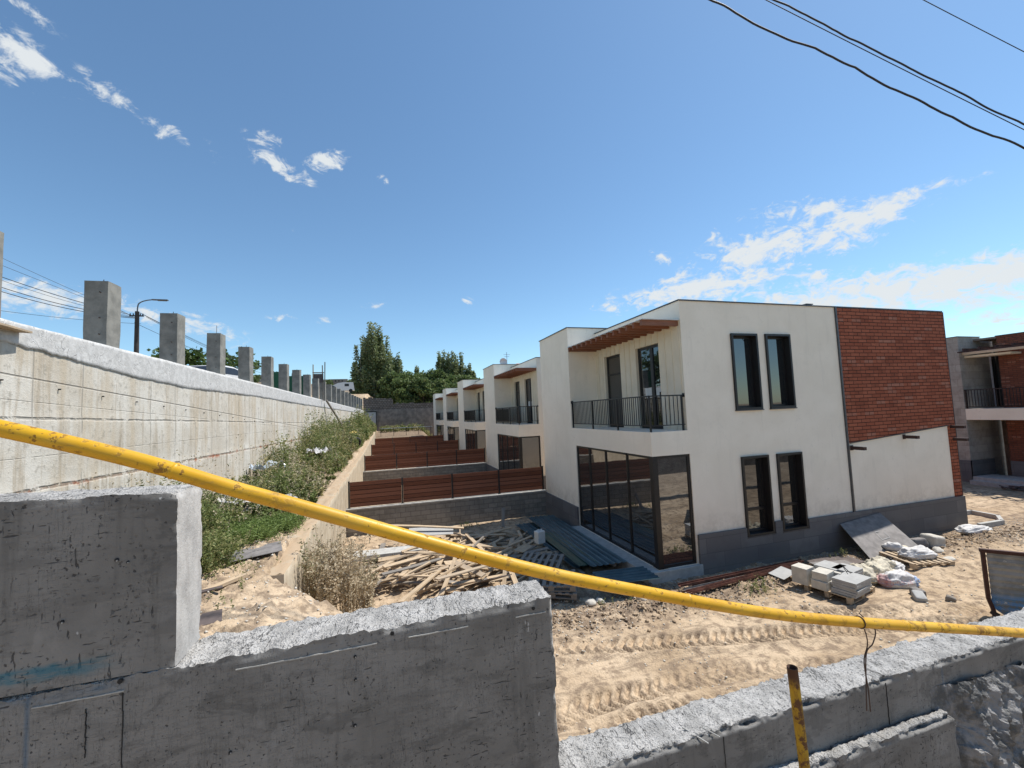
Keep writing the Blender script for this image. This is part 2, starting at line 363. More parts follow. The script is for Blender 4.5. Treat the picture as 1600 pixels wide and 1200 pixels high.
# plinth: grey stone tiles
m, g = mat('plinth_stone')
sx, sy_, sz = g.sep(g.pos)
br = g.new('ShaderNodeTexBrick'); g.l.new(g.comb(g.math('ADD', sx, sy_), sz, 0), br.inputs[0])
br.offset = .5; br.inputs['Color1'].default_value = (.115, .113, .115, 1); br.inputs['Color2'].default_value = (.165, .16, .16, 1); br.inputs['Mortar'].default_value = (.07, .068, .07, 1)
br.inputs['Scale'].default_value = 1; br.inputs['Brick Width'].default_value = 1.2; br.inputs['Row Height'].default_value = .42; br.inputs['Mortar Size'].default_value = .006
n1 = g.noise(g.pos, 2.2, 5, .65); n2 = g.noise(g.pos, 40, 4, .6)
c = g.mix(g.math('MULTIPLY', g.step(n1, .42, .66), .5), br.outputs[0], (.11, .105, .105))
dust = g.math('MULTIPLY', g.step(sz, -4.75, -4.3, 1, 0), .45)
c = g.mix(dust, c, (.26, .215, .17))
fin(g, c, .7, g.bump(g.math('SUBTRACT', g.math('MULTIPLY', n2, .3), br.outputs['Fac']), .4, .01), .35); M['plinth_stone'] = m
# brick cladding
def brick(name, c1, c2, mort, bw=.40, rh=.117):
    m, g = mat(name); sx, sy_, sz = g.sep(g.pos)
    vec = g.comb(g.math('ADD', sx, sy_), sz, 0)
    br = g.new('ShaderNodeTexBrick'); g.l.new(vec, br.inputs[0]); br.offset = .5
    br.inputs['Color1'].default_value = (*c1, 1); br.inputs['Color2'].default_value = (*c2, 1); br.inputs['Mortar'].default_value = (*mort, 1)
    br.inputs['Scale'].default_value = 1; br.inputs['Brick Width'].default_value = bw; br.inputs['Row Height'].default_value = rh
    br.inputs['Mortar Size'].default_value = .011; br.inputs['Mortar Smooth'].default_value = .2; br.inputs['Bias'].default_value = -.1
    # some paler bricks, one value per brick
    row = g.math('FLOOR', g.math('DIVIDE', sz, rh)); off = g.math('MULTIPLY', g.math('MODULO', g.math('ABSOLUTE', row), 2), .5)
    cx = g.math('FLOOR', g.math('ADD', g.math('DIVIDE', g.math('ADD', sx, sy_), bw), off))
    wn = g.new('ShaderNodeTexWhiteNoise', noise_dimensions='2D'); g.l.new(g.comb(cx, row, 0), wn.inputs['Vector'])
    pale = g.step(wn.outputs[0], .93, .96); dark = g.step(wn.outputs[0], .16, .05)
    n1 = g.noise(g.pos, 18, 5, .6)
    c = g.mix(g.math('MULTIPLY', pale, .55), br.outputs[0], (.40, .20, .14))
    c = g.mix(g.math('MULTIPLY', dark, .4), c, tuple(x*.5 for x in c1))
    c = g.mix(g.math('MULTIPLY', g.step(n1, .5, .75), .3), c, tuple(x*.6 for x in c1))
    c = g.mix(br.outputs['Fac'], c, mort)
    fin(g, c, .85, g.bump(g.math('SUBTRACT', g.math('MULTIPLY', n1, .25), br.outputs['Fac']), .9, .02), .2); M[name] = m
brick('red_brick', (.30, .086, .045), (.39, .125, .068), (.065, .028, .02))
brick('brown_brick', (.19, .065, .04), (.25, .09, .055), (.10, .06, .045), .3, .1)
def blocks(name, c1, c2, mort, bw, rh, ms=.012, b=.6):
    m, g = mat(name); sx, sy_, sz = g.sep(g.pos)
    br = g.new('ShaderNodeTexBrick'); g.l.new(g.comb(g.math('ADD', sx, sy_), sz, 0), br.inputs[0]); br.offset = .5
    br.inputs['Color1'].default_value = (*c1, 1); br.inputs['Color2'].default_value = (*c2, 1); br.inputs['Mortar'].default_value = (*mort, 1)
    br.inputs['Scale'].default_value = 1; br.inputs['Brick Width'].default_value = bw; br.inputs['Row Height'].default_value = rh; br.inputs['Mortar Size'].default_value = ms
    n1 = g.noise(g.pos, 3, 6, .7); n2 = g.noise(g.pos, 25, 4, .6)
    c = g.mix(g.math('MULTIPLY', g.step(n1, .42, .7), .5), br.outputs[0], tuple(x*.55 for x in c1))
    fin(g, c, .92, g.bump(g.math('SUBTRACT', g.math('ADD', n1, g.math('MULTIPLY', n2, .5)), br.outputs['Fac']), b, .02), .15); M[name] = m
blocks('grey_block', (.20, .185, .165), (.27, .25, .22), (.13, .12, .105), .42, .2, .009)
blocks('tuff_stone', (.19, .15, .125), (.28, .225, .185), (.06, .05, .045), .45, .3, .03, 1.)
blocks('travertine', (.36, .32, .275), (.44, .40, .35), (.25, .22, .19), .9, .4, .006, .3)
simple('rough_render', (.235, .195, .165), .95, .3, 1.5, .6, bscale=12, coord='pos')
simple('dark_metal', (.012, .0105, .0105), .45, .15, metal=.0, spec=.5, bstr=.03)
simple('flashing', (.10, .10, .105), .45, .15, metal=.6, bstr=.03)
simple('light_sheet', (.62, .64, .66), .5, .1, metal=.2, bstr=.05)
simple('bracket_steel', (.05, .025, .02), .55, .2, bstr=.05)
simple('roof_membrane', (.22, .22, .22), .9, .2, 2)
simple('curb_concrete', (.42, .41, .38), .9, .15, 6, .3)
simple('paper', (.55, .55, .52), .8, .05)
simple('cable', (.018, .018, .02), .6, .1, bstr=.02)
simple('rusty_steel', (.15, .062, .04), .8, .4, 6, .4, bscale=60)
simple('frame_brown', (.055, .02, .015), .6, .3, 10, .2)
simple('rebar', (.07, .045, .035), .8, .3)
simple('bag_white', (.58, .565, .55), .75, .15, 6, .9, bscale=12)
m, g = mat('bag_print'); sx, sy_, sz = g.sep(g.obj); n = g.noise(g.obj, 9, 5, .6)
c = g.mix(g.step(n, .3, .7), (.56, .54, .53), (.66, .64, .62))
let = g.step(g.noise(g.mapv(g.obj, (16, 3, 7)), 1.6, 3, .5), .50, .56); bz = g.math('MULTIPLY', g.step(g.math('ABSOLUTE', g.math('SUBTRACT', sz, .15)), .04, .07, 1, 0), g.step(sx, .28, .22))
c = g.mix(g.math('MULTIPLY', g.math('MULTIPLY', let, bz), .6), c, (.55, .20, .20))
c = g.mix(g.math('MULTIPLY', g.step(sx, .27, .32), g.math('MULTIPLY', g.step(n, .4, .55), .75)), c, (.12, .24, .48))
c = g.mix(g.math('MULTIPLY', g.step(sx, -.30, -.34), .5), c, (.50, .15, .14))
fin(g, c, .7, g.bump(g.noise(g.obj, 14, 5, .65), .6, .02), .3); M['bag_print'] = m
simple('bag_cream', (.54, .49, .385), .85, .2, 5, 1., bscale=10)
simple('plastic_white', (.6, .62, .6), .4, .05, bstr=.02)
simple('plastic_foil', (.45, .5, .55), .25, .2, 4, .6, bscale=9, spec=.6)
simple('yellow_foam', (.7, .5, .16), .8, .1, 6, .3)
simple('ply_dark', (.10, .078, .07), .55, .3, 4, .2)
simple('ply_grey', (.19, .175, .165), .7, .25, 5, .2)
simple('tile_slab', (.36, .36, .35), .8, .08, 7, .15)
simple('limestone', (.52, .49, .43), .9, .12, 6, .5, bscale=20)
simple('green_mesh', (.02, .10, .055), .8, .2, 12)
simple('blue_sheet', (.05, .20, .38), .6, .15, 5)
simple('door_sheet', (.40, .41, .42), .6, .08, 2, .05)
simple('orange_tile', (.42, .15, .08), .85, .2, 3, .4)
simple('house_wall', (.40, .35, .29), .9, .15, 1)
simple('car_white', (.62, .62, .62), .3, .03, bstr=.0, spec=.6)
simple('black_rubber', (.02, .02, .02), .8, .1)
simple('asphalt', (.16, .145, .125), .95, .2, 2, .4, coord='pos')
simple('trunk_bark', (.10, .08, .06), .95, .3, 6, .8, bscale=18)
simple('poplar_bark', (.30, .28, .24), .9, .2, 5, .4)
simple('stem_green', (.10, .12, .04), .9, .2)
simple('pole_dark', (.045, .038, .034), .85, .2, 6, .2)
simple('lamp_grey', (.10, .11, .12), .5, .1)
simple('hill_soil', (.20, .16, .115), .95, .3, .02, .4, bscale=.2, coord='pos')
simple('stick_bark', (.30, .22, .13), .9, .2)
# wood
def wood(name, a, b, rough=.75, grain=14, weather=.3, wcol=(.22, .20, .18), per_obj=True):
    m, g = mat(name)
    oi = g.new('ShaderNodeObjectInfo'); rnd = oi.outputs['Random']
    v = g.mapv(g.obj, (1.2, grain, grain)); v = g.vmath('ADD', v, g.comb(g.math('MULTIPLY', rnd, 30), 0, 0))
    n1 = g.noise(v, 2.5, 6, .65, .4); n2 = g.noise(g.obj, 3, 4, .6)
    c = g.mix(g.step(n1, .3, .7), a, b)
    wf = g.math('MULTIPLY', g.math('ADD', g.step(n2, .4, .7), g.math('MULTIPLY', g.step(rnd, .5, 1), .9)), weather)
    c = g.mix(wf, c, wcol)
    fin(g, c, rough, g.bump(n1, .3, .006), .25); M[name] = m
wood('timber_pale', (.40, .295, .185), (.56, .435, .295), weather=.32, wcol=(.27, .235, .20))
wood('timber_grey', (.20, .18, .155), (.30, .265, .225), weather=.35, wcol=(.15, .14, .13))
wood('pergola_wood', (.20, .075, .04), (.29, .115, .062), .6, weather=.12)
# fence slats: boards drawn per height, with dark joints
m, g = mat('fence_wood')
sx, sy_, sz = g.sep(g.obj)
bd = g.math('FLOOR', g.math('DIVIDE', sz, .172)); wn = g.new('ShaderNodeTexWhiteNoise', noise_dimensions='1D'); g.l.new(bd, wn.inputs['W'])
n1 = g.noise(g.comb(g.math('ADD', g.math('MULTIPLY', sx, 1.3), g.math('MULTIPLY', bd, 9)), sy_, g.math('MULTIPLY', sz, 22)), 2, 6, .65, .5)
c = g.mix(g.step(n1, .3, .7), (.10, .032, .016), (.20, .068, .034))
c = g.mix(g.math('MULTIPLY', wn.outputs[0], .75), c, (.25, .10, .06))
jf = g.step(g.math('ABSOLUTE', sy_), .0121, .0124); c = g.mix(g.math('MULTIPLY', jf, g.step(sy_, .012, .0126)), c, (.012, .006, .004))
fin(g, c, .6, g.bump(n1, .2, .005), .3); M['fence_wood'] = m
# glass
def glass(name, tint, gl, rough=.02):
    m, g = mat(name)
    b = g.b; b.inputs['Base Color'].default_value = (*tint, 1); b.inputs['Roughness'].default_value = .35; b.inputs['Specular IOR Level'].default_value = 0
    gs = g.new('ShaderNodeBsdfGlossy'); gs.inputs['Roughness'].default_value = rough; gs.inputs['Color'].default_value = (.95, .97, 1, 1)
    fr = g.new('ShaderNodeLayerWeight'); fr.inputs['Blend'].default_value = .35
    wv = g.noise(g.obj, .9, 2, .5); g.l.new(g.bump(wv, .12, .02), gs.inputs['Normal'])
    fac = g.math('ADD', gl, g.math('MULTIPLY', fr.outputs['Fresnel'], .45), clamp=True)
    mx = g.new('ShaderNodeMixShader'); g.put(mx.inputs[0], fac); g.l.new(b.outputs[0], mx.inputs[1]); g.l.new(gs.outputs[0], mx.inputs[2])
    g.l.new(mx.outputs[0], g.o.inputs[0]); M[name] = m
glass('window_glass', (.012, .013, .014), .12)
glass('corner_glass', (.03, .03, .03), .24)
simple('car_glass', (.02, .022, .026), .3, .05)
# corrugated sheet (blue green)
m, g = mat('blue_green_sheet')
n = g.noise(g.obj, 1.5, 5, .6); c = g.mix(g.step(n, .4, .6), (.03, .066, .078), (.06, .105, .118))
c = g.mix(g.math('MULTIPLY', g.step(g.noise(g.obj, 6, 5, .7), .55, .7), .35), c, (.16, .155, .14))
fin(g, c, .4, None, .5); M['blue_green_sheet'] = m
m, g = mat('green_sheet'); n = g.noise(g.obj, 2, 5, .6); c = g.mix(g.step(n, .4, .6), (.01, .05, .035), (.02, .085, .06)); fin(g, c, .35, None, .5); M['green_sheet'] = m
m, g = mat('panel_metal')
sx, sy_, sz = g.sep(g.obj); n = g.noise(g.obj, 2.6, 5, .65)
blue = g.math('MULTIPLY', g.step(g.math('ADD', sz, g.math('MULTIPLY', n, .25)), .55, .75, 1, 0), g.step(g.noise(g.obj, 5, 4, .7), .36, .52))
c = g.mix(g.step(n, .4, .6), (.22, .225, .215), (.32, .32, .305)); c = g.mix(blue, c, (.11, .24, .42))
c = g.mix(g.step(g.noise(g.obj, 7, 4, .7), .63, .68), c, (.55, .52, .46))
fin(g, c, .5, None, .4, .1); M['panel_metal'] = m
m, g = mat('yellow_paint')
n = g.noise(g.obj, 26, 5, .7); n2 = g.noise(g.obj, 3.1, 4, .6); n3 = g.noise(g.mapv(g.obj, (5, 12, 12)), 6, 4, .7)
c = g.mix(g.step(n2, .35, .65), (.58, .305, .008), (.68, .385, .014))
rust = g.math('MAXIMUM', g.math('MULTIPLY', g.step(n, .57, .62), g.step(n2, .36, .5)), g.math('MULTIPLY', g.step(n3, .62, .68), g.step(n2, .46, .56)))
sx, _, _ = g.sep(g.obj)
more = g.step(sx, .8, 3.2); rust = g.math('MAXIMUM', rust, g.math('MULTIPLY', more, g.step(g.noise(g.mapv(g.obj, (1, 1, 1)), 11, 6, .75), .52, .64)))
c = g.mix(g.math('MULTIPLY', rust, .8), c, (.17, .075, .022))
fade = g.step(g.noise(g.mapv(g.obj, (1.5, 6, 6)), 2.2, 5, .65), .45, .7); c = g.mix(g.math('MULTIPLY', fade, .25), c, (.62, .42, .10))
drt = g.step(g.noise(g.mapv(g.obj, (2, 9, 9)), 5, 5, .7), .56, .68); c = g.mix(g.math('MULTIPLY', drt, .45), c, (.30, .19, .05))
fin(g, c, g.math('ADD', .42, g.math('MULTIPLY', rust, .4)), g.bump(g.math('SUBTRACT', g.math('MULTIPLY', n, .35), rust), .4, .004), .4); M['yellow_paint'] = m
m, g = mat('shaded_rusty_yellow'); n = g.noise(g.obj, 22, 6, .7); n2 = g.noise(g.mapv(g.obj, (1, 1, .35)), 16, 5, .65)  # upright pipe: heavy rust, plus its shade darkened into the paint
c = g.mix(g.step(n2, .4, .6), (.30, .17, .02), (.46, .28, .02)); c = g.mix(g.step(n, .50, .60), c, (.11, .05, .022)); _, _, sz = g.sep(g.obj)
c = g.mix(g.step(g.math('ADD', sz, g.math('MULTIPLY', n, .05)), -1.33, -1.25), c, (.07, .035, .022)); fin(g, c, .7, g.bump(n, .6, .004), .3); M['shaded_rusty_yellow'] = m
m, g = mat('soil')
sx, sy_, sz = g.sep(g.pos)
n1 = g.noise(g.pos, .55, 6, .6, .4); n2 = g.noise(g.pos, 4, 6, .65); n3 = g.noise(g.pos, 30, 5, .65); v = g.vor(g.vmath('ADD', g.pos, g.mapv(g.noise(g.pos, 9, 3, .5, out=1), (.1, .1, .1))), 22)
c = g.mix(g.step(n1, .33, .66), (.39, .29, .19), (.55, .43, .30))
c = g.mix(g.math('MULTIPLY', g.step(n2, .46, .62), .8), c, (.20, .148, .105))
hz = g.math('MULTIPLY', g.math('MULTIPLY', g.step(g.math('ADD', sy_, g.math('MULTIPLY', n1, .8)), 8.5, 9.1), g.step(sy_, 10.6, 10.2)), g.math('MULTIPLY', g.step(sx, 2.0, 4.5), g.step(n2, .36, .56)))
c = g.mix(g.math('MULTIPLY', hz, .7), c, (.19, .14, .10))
far_d = g.math('MULTIPLY', g.math('MULTIPLY', g.step(sy_, 54, 57), g.step(sy_, 74, 70)), .75)
c = g.mix(far_d, c, (.15, .11, .08))
asph = g.math('MULTIPLY', g.step(sy_, 1.9, 1.6), 1.)
c = g.mix(g.math('MULTIPLY', asph, .25), c, (.2, .18, .15))
sk = g.noise(g.mapv(g.pos, (.8, 5.5, 1), rot=(0, 0, .12)), 1.1, 6, .68, .5); c = g.mix(g.math('MULTIPLY', g.step(sk, .50, .66), .7), c, (.225, .17, .12))
c = g.mix(g.math('MULTIPLY', g.step(n3, .62, .7), .45), c, (.60, .50, .39))
c = g.mix(g.math('MULTIPLY', g.step(n3, .42, .34), .5), c, (.20, .14, .095))
h = g.math('ADD', g.math('ADD', g.math('MULTIPLY', n2, .8), g.math('MULTIPLY', n3, .5)), g.math('MULTIPLY', v, -.4))
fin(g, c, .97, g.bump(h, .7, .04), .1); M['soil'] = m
def leaf(name, a, b, dry, dryf, ns=2.6):
    m, g = mat(name)
    ri = g.new('ShaderNodeNewGeometry').outputs['Random Per Island']
    n = g.noise(g.pos, .8, 3, .5)
    pn = g.step(g.noise(g.pos, ns, 3, .6), .32, .68)
    c = g.mix(g.math('ADD', g.math('MULTIPLY', ri, .4), g.math('MULTIPLY', pn, .6)), a, b); c = g.mix(g.step(g.math('ADD', g.math('MULTIPLY', ri, .2), n), .62-dryf, .85-dryf), c, dry)
    fin(g, c, .6, None, .3)
    tr = g.new('ShaderNodeBsdfTranslucent'); g.put(tr.inputs[0], c); mx = g.new('ShaderNodeMixShader'); mx.inputs[0].default_value = .34
    g.l.new(g.b.outputs[0], mx.inputs[1]); g.l.new(tr.outputs[0], mx.inputs[2]); g.l.new(mx.outputs[0], g.o.inputs[0]); M[name] = m
leaf('weed_leaf', (.075, .105, .03), (.25, .295, .10), (.42, .37, .18), .06)
leaf('grass_leaf', (.10, .155, .035), (.22, .29, .085), (.18, .2, .07), -.1)
leaf('dry_leaf', (.42, .34, .225), (.68, .59, .43), (.16, .19, .08), .02, 3.5)
leaf('poplar_leaf', (.10, .135, .05), (.28, .33, .15), (.33, .35, .21), .02, 1.1)
leaf('tree_leaf', (.055, .085, .028), (.19, .25, .085), (.25, .26, .12), -.06, .5)
leaf('fig_leaf', (.05, .09, .02), (.10, .16, .04), (.12, .12, .05), -.1)

# ================================================================== GROUND
GZ = -4.75
def wallx(y): return -6.35 + .035*y
def sm(a, b, t): t = np.clip((t-a)/(b-a), 0, 1); return t*t*(3-2*t)
TR = [  # wheel tracks of a digger, on the soil (x, y)
 [(1.5,6.1),(2.6,6.42),(3.8,6.45),(5.0,6.45),(6.0,6.32),(7.2,6.0),(8.6,5.4)],
 [(1.5,5.3),(2.6,5.72),(3.8,5.85),(5.0,5.8),(6.2,5.6),(7.6,5.2)],
 [(2.0,8.3),(3.4,8.05),(4.6,7.7),(6.2,7.3),(8.0,6.95),(10.0,6.4),(12,5.6)],
 [(9,7.4),(12,6.3),(15,5.8),(18,6.2),(22,7.2),(26,9.5)],
 [(14,7.5),(18,7.6),(22,8.6),(25,10.6),(27,13)]]
def ground_h(x, y):
    x = np.asarray(x, float); y = np.asarray(y, float); z0 = x*0
    yard = GZ + 2.5*sm(58, 73, y)*sm(8, 5, x+0*y) + z0
    yard = np.where(x > 8, GZ + 1.2*sm(60, 120, y), yard)
    terr = -2.58 + .0115*np.clip(y-10, 0, 64) + .06*fbm(x, y, z0, .7, 3, 5)
    # terrace / yard: inside the garden wall beyond y = 8, an earth bank before it
    terr = terr + .16*sm(11.5, 9.5, y)*sm(5.0, 6.0, y)
    e = sm(6.8, 7.95, y); yard = yard + 1.5*sm(11.4, 7.8, y)*sm(1.0, -1.7, x)*(x > -2.5)
    a0 = -1.98*e + -1.7*(1-e); a1 = -1.78*e + .9*(1-e)
    t = sm(0, 1, (x-a0)/(a1-a0))
    z = terr*(1-t) + yard*t
    # upper street behind the retaining wall
    wx = wallx(y); up = 1.95-.0088*np.clip(y, -10, 75)-.13 + 3.6*sm(74, 84, y) - 1.5*sm(90,200,y)
    t = sm(0, 1, (wx-.12-x)/.22); z = z*(1-t) + up*t
    # camera side street, sloping down to the right
    st = np.clip(-1.9 - .31*x, -4.6, .95); t = sm(2.22, 2.06, y); z = z*(1-t) + st*t
    # roughness
    far = 1/(1+np.maximum(0, np.hypot(x, y)-14)*.12)
    r = .07*fbm(x, y, z0, .9, 4, 1) + .018*fbm(x, y, z0, 2.6, 5, 2, .6)
    cl = np.clip(fbm(x, y, z0, 6.5, 4, 3, .6)-.05, 0, 1)*.17
    rough = sm(7.9, 8.9, y+.25*fbm(x, y, z0, 1.1, 2, 8))*sm(2.4, 5, x) + sm(1.8, .6, x)*.8 + sm(2.6, 1, x)*.3
    mound = .22*sm(.9, 0, np.abs(y-9.05)/.75)*sm(5.2, 6.8, x)*sm(20.5, 18, x)*0 
    z = z + r*far + cl*rough*far
    # heap of soil beside the stacked bags
    for cx, cy, rx, ry, hh in ((16.3,8.6,2.2,.7,.22),(18.6,8.9,1.6,.6,.2),(14.3,7.9,1.2,.6,.12),(6.2,9.0,2.0,.28,.13),(9.6,9.0,1.4,.3,.12),(13.5,9.6,1.5,.4,.08)):
        d = ((x-cx)/rx)**2 + ((y-cy)/ry)**2; z = z + hh*np.exp(-d*1.6)*(1+.7*fbm(x, y, z0, 3.5, 4, 14))
    # wheel tracks
    q0 = x*0
    for ti, tr in enumerate(TR):
        P = np.array(tr); best = np.full(x.shape, 9.); along = x*0; side = x*0; s0 = 0
        for (ax, ay), (bx, by) in zip(P[:-1], P[1:]):
            L = math.hypot(bx-ax, by-ay); ux, uy = (bx-ax)/L, (by-ay)/L
            tt = np.clip((x-ax)*ux+(y-ay)*uy, 0, L); dx, dy = x-ax-tt*ux, y-ay-tt*uy; d = np.hypot(dx, dy); q = d < best
            best = np.where(q, d, best); along = np.where(q, s0+tt, along); side = np.where(q, -dx*uy+dy*ux, side); s0 += L
        wd = .27; m_ = sm(wd, wd*.75, best); rim = np.exp(-((best-wd*1.15)/.08)**2)
        lug = np.sin((along + np.abs(side)*.75*(1 if ti % 2 else -1))*2*math.pi/.19)
        fade = .5+.7*sm(-.35, .25, fbm(x, y, z0, .8, 2, 20+ti))
        z = z + fade*(m_*(-.03+.036*np.clip(lug*2.6, -1, 1)) + rim*.035*(1+.5*fbm(x, y, z0, 5, 2, 4)))
    return z
def axis(segs):
    r = []
    for a, b, st in segs: r += list(np.arange(a, b-1e-6, st))
    return np.array(r+[segs[-1][1]])
xs = axis([(-2400,-200,200),(-200,-40,20),(-40,-9,2.5),(-9,-6.4,.5),(-6.4,-2.6,.11),(-2.6,.5,.06),(.5,9,.034),(9,12.5,.045),(12.5,24,.1),(24,34,.5),(34,60,3),(60,200,20),(200,2400,200)])
ys = axis([(-1500,-100,200),(-100,-10,10),(-10,1.9,1),(1.9,2.4,.08),(2.4,5,.12),(5,8.6,.03),(8.6,10.2,.042),(10.2,20,.15),(20,75,.9),(75,200,12),(200,3200,250)])
XX, YY = np.meshgrid(xs, ys, indexing='ij'); ZZ = ground_h(XX, YY)
nx, ny = XX.shape; idx = np.arange(nx*ny).reshape(nx, ny)
Fq = np.stack([idx[:-1, :-1], idx[1:, :-1], idx[1:, 1:], idx[:-1, 1:]], -1).reshape(-1, 4)
np_mesh('ground', np.stack([XX, YY, ZZ], -1).reshape(-1, 3), Fq, 'soil', smooth=True)['kind'] = 'structure'
def gz(x, y): return float(ground_h(np.array([x]), np.array([y]))[0])

# far hill at the left
def hill_h(x, y):
    d = np.hypot((x+120)/190, (y-430)/150); return 2 + 36*np.exp(-d*d*1.1) + 3.5*fbm(x, y, x*0, .02, 4, 3) - 3
hx = np.linspace(-420, 60, 70); hy = np.linspace(250, 650, 60); HX, HY = np.meshgrid(hx, hy, indexing='ij')
HZ = hill_h(HX, HY)
idx = np.arange(HX.size).reshape(HX.shape)
Fq = np.stack([idx[:-1, :-1], idx[1:, :-1], idx[1:, 1:], idx[:-1, 1:]], -1).reshape(-1, 4)
np_mesh('hill', np.stack([HX, HY, HZ], -1).reshape(-1, 3), Fq, 'hill_soil', smooth=True)['kind'] = 'structure'

# ================================================================== ROUGH CONCRETE WALLS
def displace(P, edges, amp_top, ztop, amp=.0015, chip=.012, s=0, topband=.02):
    x, y, z = P[:, 0].copy(), P[:, 1].copy(), P[:, 2].copy()
    top = sm(ztop-topband, ztop-.001, z)
    n = fbm(x, y, z, 16, 5, s, .62); n2 = fbm(x, y, z, 55, 3, s+9, .6)
    z2 = z + top*amp_top*(n*1.2+n2*.75+.10*fbm(x, y, z, 3, 2, s+4))
    for (ax, val, sign) in edges:           # chipped long edges: pull in near the arris
        q = (x, y)[ax]; d = np.abs(q-val); nearq = sm(.022, 0, d)*sm(ztop-.035, ztop-.002, z)
        cn = np.clip(.45+fbm(x, y, z, 11, 4, s+30, .65)*1.5, 0, 2)
        if ax == 1: y = y + sign*nearq*chip*cn
        else: x = x + sign*nearq*chip*cn
        z2 = z2 - nearq*chip*cn*.8
    xe = [e_ for e_ in edges if e_[0] == 0]; ye = [e_ for e_ in edges if e_[0] == 1]
    for (_, xv, sx_) in xe:
        for (_, yv, sy3) in ye:
            w_ = sm(.02, 0, np.abs(P[:, 0]-xv))*sm(.02, 0, np.abs(P[:, 1]-yv))*np.clip(.1+fbm(P[:, 0], P[:, 1], P[:, 2], 13, 4, s+70, .65)*1.6, 0, 1.5)*.011
            x = x + sx_*w_; y = y + sy3*w_
    y = y + (1-top)*amp*fbm(P[:, 0], P[:, 1], P[:, 2], 4, 4, s+50)
    return np.stack([x, y, z2], -1)
def grid_faces(nu, nv, off):
    i = np.arange((nu+1)*(nv+1)).reshape(nu+1, nv+1)+off
    return np.stack([i[:-1, :-1], i[1:, :-1], i[1:, 1:], i[:-1, 1:]], -1).reshape(-1, 4)
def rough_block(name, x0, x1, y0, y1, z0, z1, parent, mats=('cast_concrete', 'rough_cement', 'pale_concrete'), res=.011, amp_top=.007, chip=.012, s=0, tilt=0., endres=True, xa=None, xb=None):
    """wall block; x-range can be cut to a finely meshed part xa..xb"""
    xl = np.unique(np.concatenate([np.arange(x0, x1, .25), [x1], np.arange(max(x0, xa if xa is not None else x0), min(x1, xb if xb is not None else x1), res)]))
    zl = np.unique(np.concatenate([np.linspace(z0, max(z0, z1-.75), 5), np.linspace(max(z0, z1-.75), z1, 70)]))
    yl = np.linspace(y0, y1, max(4, int((y1-y0)/res)))
    zf = zl
    V = []; F = []; mi = []; off = 0
    def add(A, B, C, n1, n2, m_, flip=False):
        nonlocal off
        f = grid_faces(n1, n2, off)
        if flip: f = f[:, ::-1]
        V.append(np.stack([A.ravel(), B.ravel(), C.ravel()], -1)); F.append(f); mi.extend([m_]*len(f)); off += A.size
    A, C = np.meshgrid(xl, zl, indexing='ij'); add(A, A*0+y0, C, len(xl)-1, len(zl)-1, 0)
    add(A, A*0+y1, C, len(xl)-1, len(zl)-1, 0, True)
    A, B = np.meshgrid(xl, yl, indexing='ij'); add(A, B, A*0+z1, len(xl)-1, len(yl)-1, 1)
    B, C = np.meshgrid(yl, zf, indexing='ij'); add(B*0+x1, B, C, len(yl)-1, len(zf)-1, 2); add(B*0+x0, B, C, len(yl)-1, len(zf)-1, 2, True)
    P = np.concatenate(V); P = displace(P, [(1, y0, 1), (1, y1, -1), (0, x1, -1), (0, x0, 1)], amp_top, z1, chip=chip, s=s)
    P[:, 2] += tilt*(P[:, 0]-x1)*sm(z1-.3, z1, P[:, 2])
    return np_mesh(name, P, np.concatenate(F), list(mats), parent, smooth=False, mi=mi)
YW = 2.0; TH = .245
near = empty('parapet_wall', (0, YW, -2.5), 'stepped cast concrete wall in the foreground with smooth dark faces and rough pale top', 'concrete wall')
def rel(o, r): o.location = -Vector(r.location); return o
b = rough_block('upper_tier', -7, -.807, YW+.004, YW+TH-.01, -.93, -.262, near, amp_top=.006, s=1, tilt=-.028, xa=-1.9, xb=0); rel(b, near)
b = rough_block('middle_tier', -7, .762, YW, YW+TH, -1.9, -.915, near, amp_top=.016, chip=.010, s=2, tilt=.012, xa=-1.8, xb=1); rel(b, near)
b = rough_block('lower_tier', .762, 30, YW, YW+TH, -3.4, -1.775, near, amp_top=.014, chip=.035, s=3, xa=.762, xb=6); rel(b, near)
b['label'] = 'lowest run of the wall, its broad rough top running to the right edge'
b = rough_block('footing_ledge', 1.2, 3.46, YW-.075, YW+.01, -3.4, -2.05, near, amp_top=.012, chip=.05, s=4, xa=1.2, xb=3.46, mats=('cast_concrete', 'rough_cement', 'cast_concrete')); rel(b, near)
# joint lip on the face of the middle tier and the pour joints
mb = MB()
for k in range(300):
    xx = -2.1 + k*.0192
    if xx > .72: break
    if vnoise(np.array([xx*6]), np.array([.3]), np.array([0.]), 5)[0] < -.1: continue
    hh = .0012+.0014*abs(math.sin(k*1.7)); zc = -.982-.012*(xx+.8)*0 + .0007*math.sin(k*.9)
    mb.box(xx, xx+.0192, YW-.004, YW+.003, zc-hh, zc+hh)
rel(mb.build('pour_joint_lip', 'curb_concrete', near), near)
mb = MB()
for x_, za, zb in ((-.97, -1.75, -.99), (-1.08, -1.19, -1.02), (2.98, -2.05, -1.80), (1.72, -2.9, -1.81)):
    n_ = 12
    for k in range(n_):
        z1_ = za+(zb-za)*k/n_; z2_ = za+(zb-za)*(k+1)/n_; dx = .0012*math.sin(k*2.1)
        mb.box(x_+dx-.0012, x_+dx+.0012, YW-.0035, YW+.001, z1_, z2_)
rel(mb.build('panel_joint', 'black_rubber', near), near)
for hx_, hz_ in ((-.98, -.945), (-.0, -.952), (.66, -.955)):
    mb = MB(); mb.tube([(hx_, YW-.0035, hz_), (hx_, YW+.004, hz_)], .0085, 12); rel(mb.build('tie_hole', 'black_rubber', near), near)
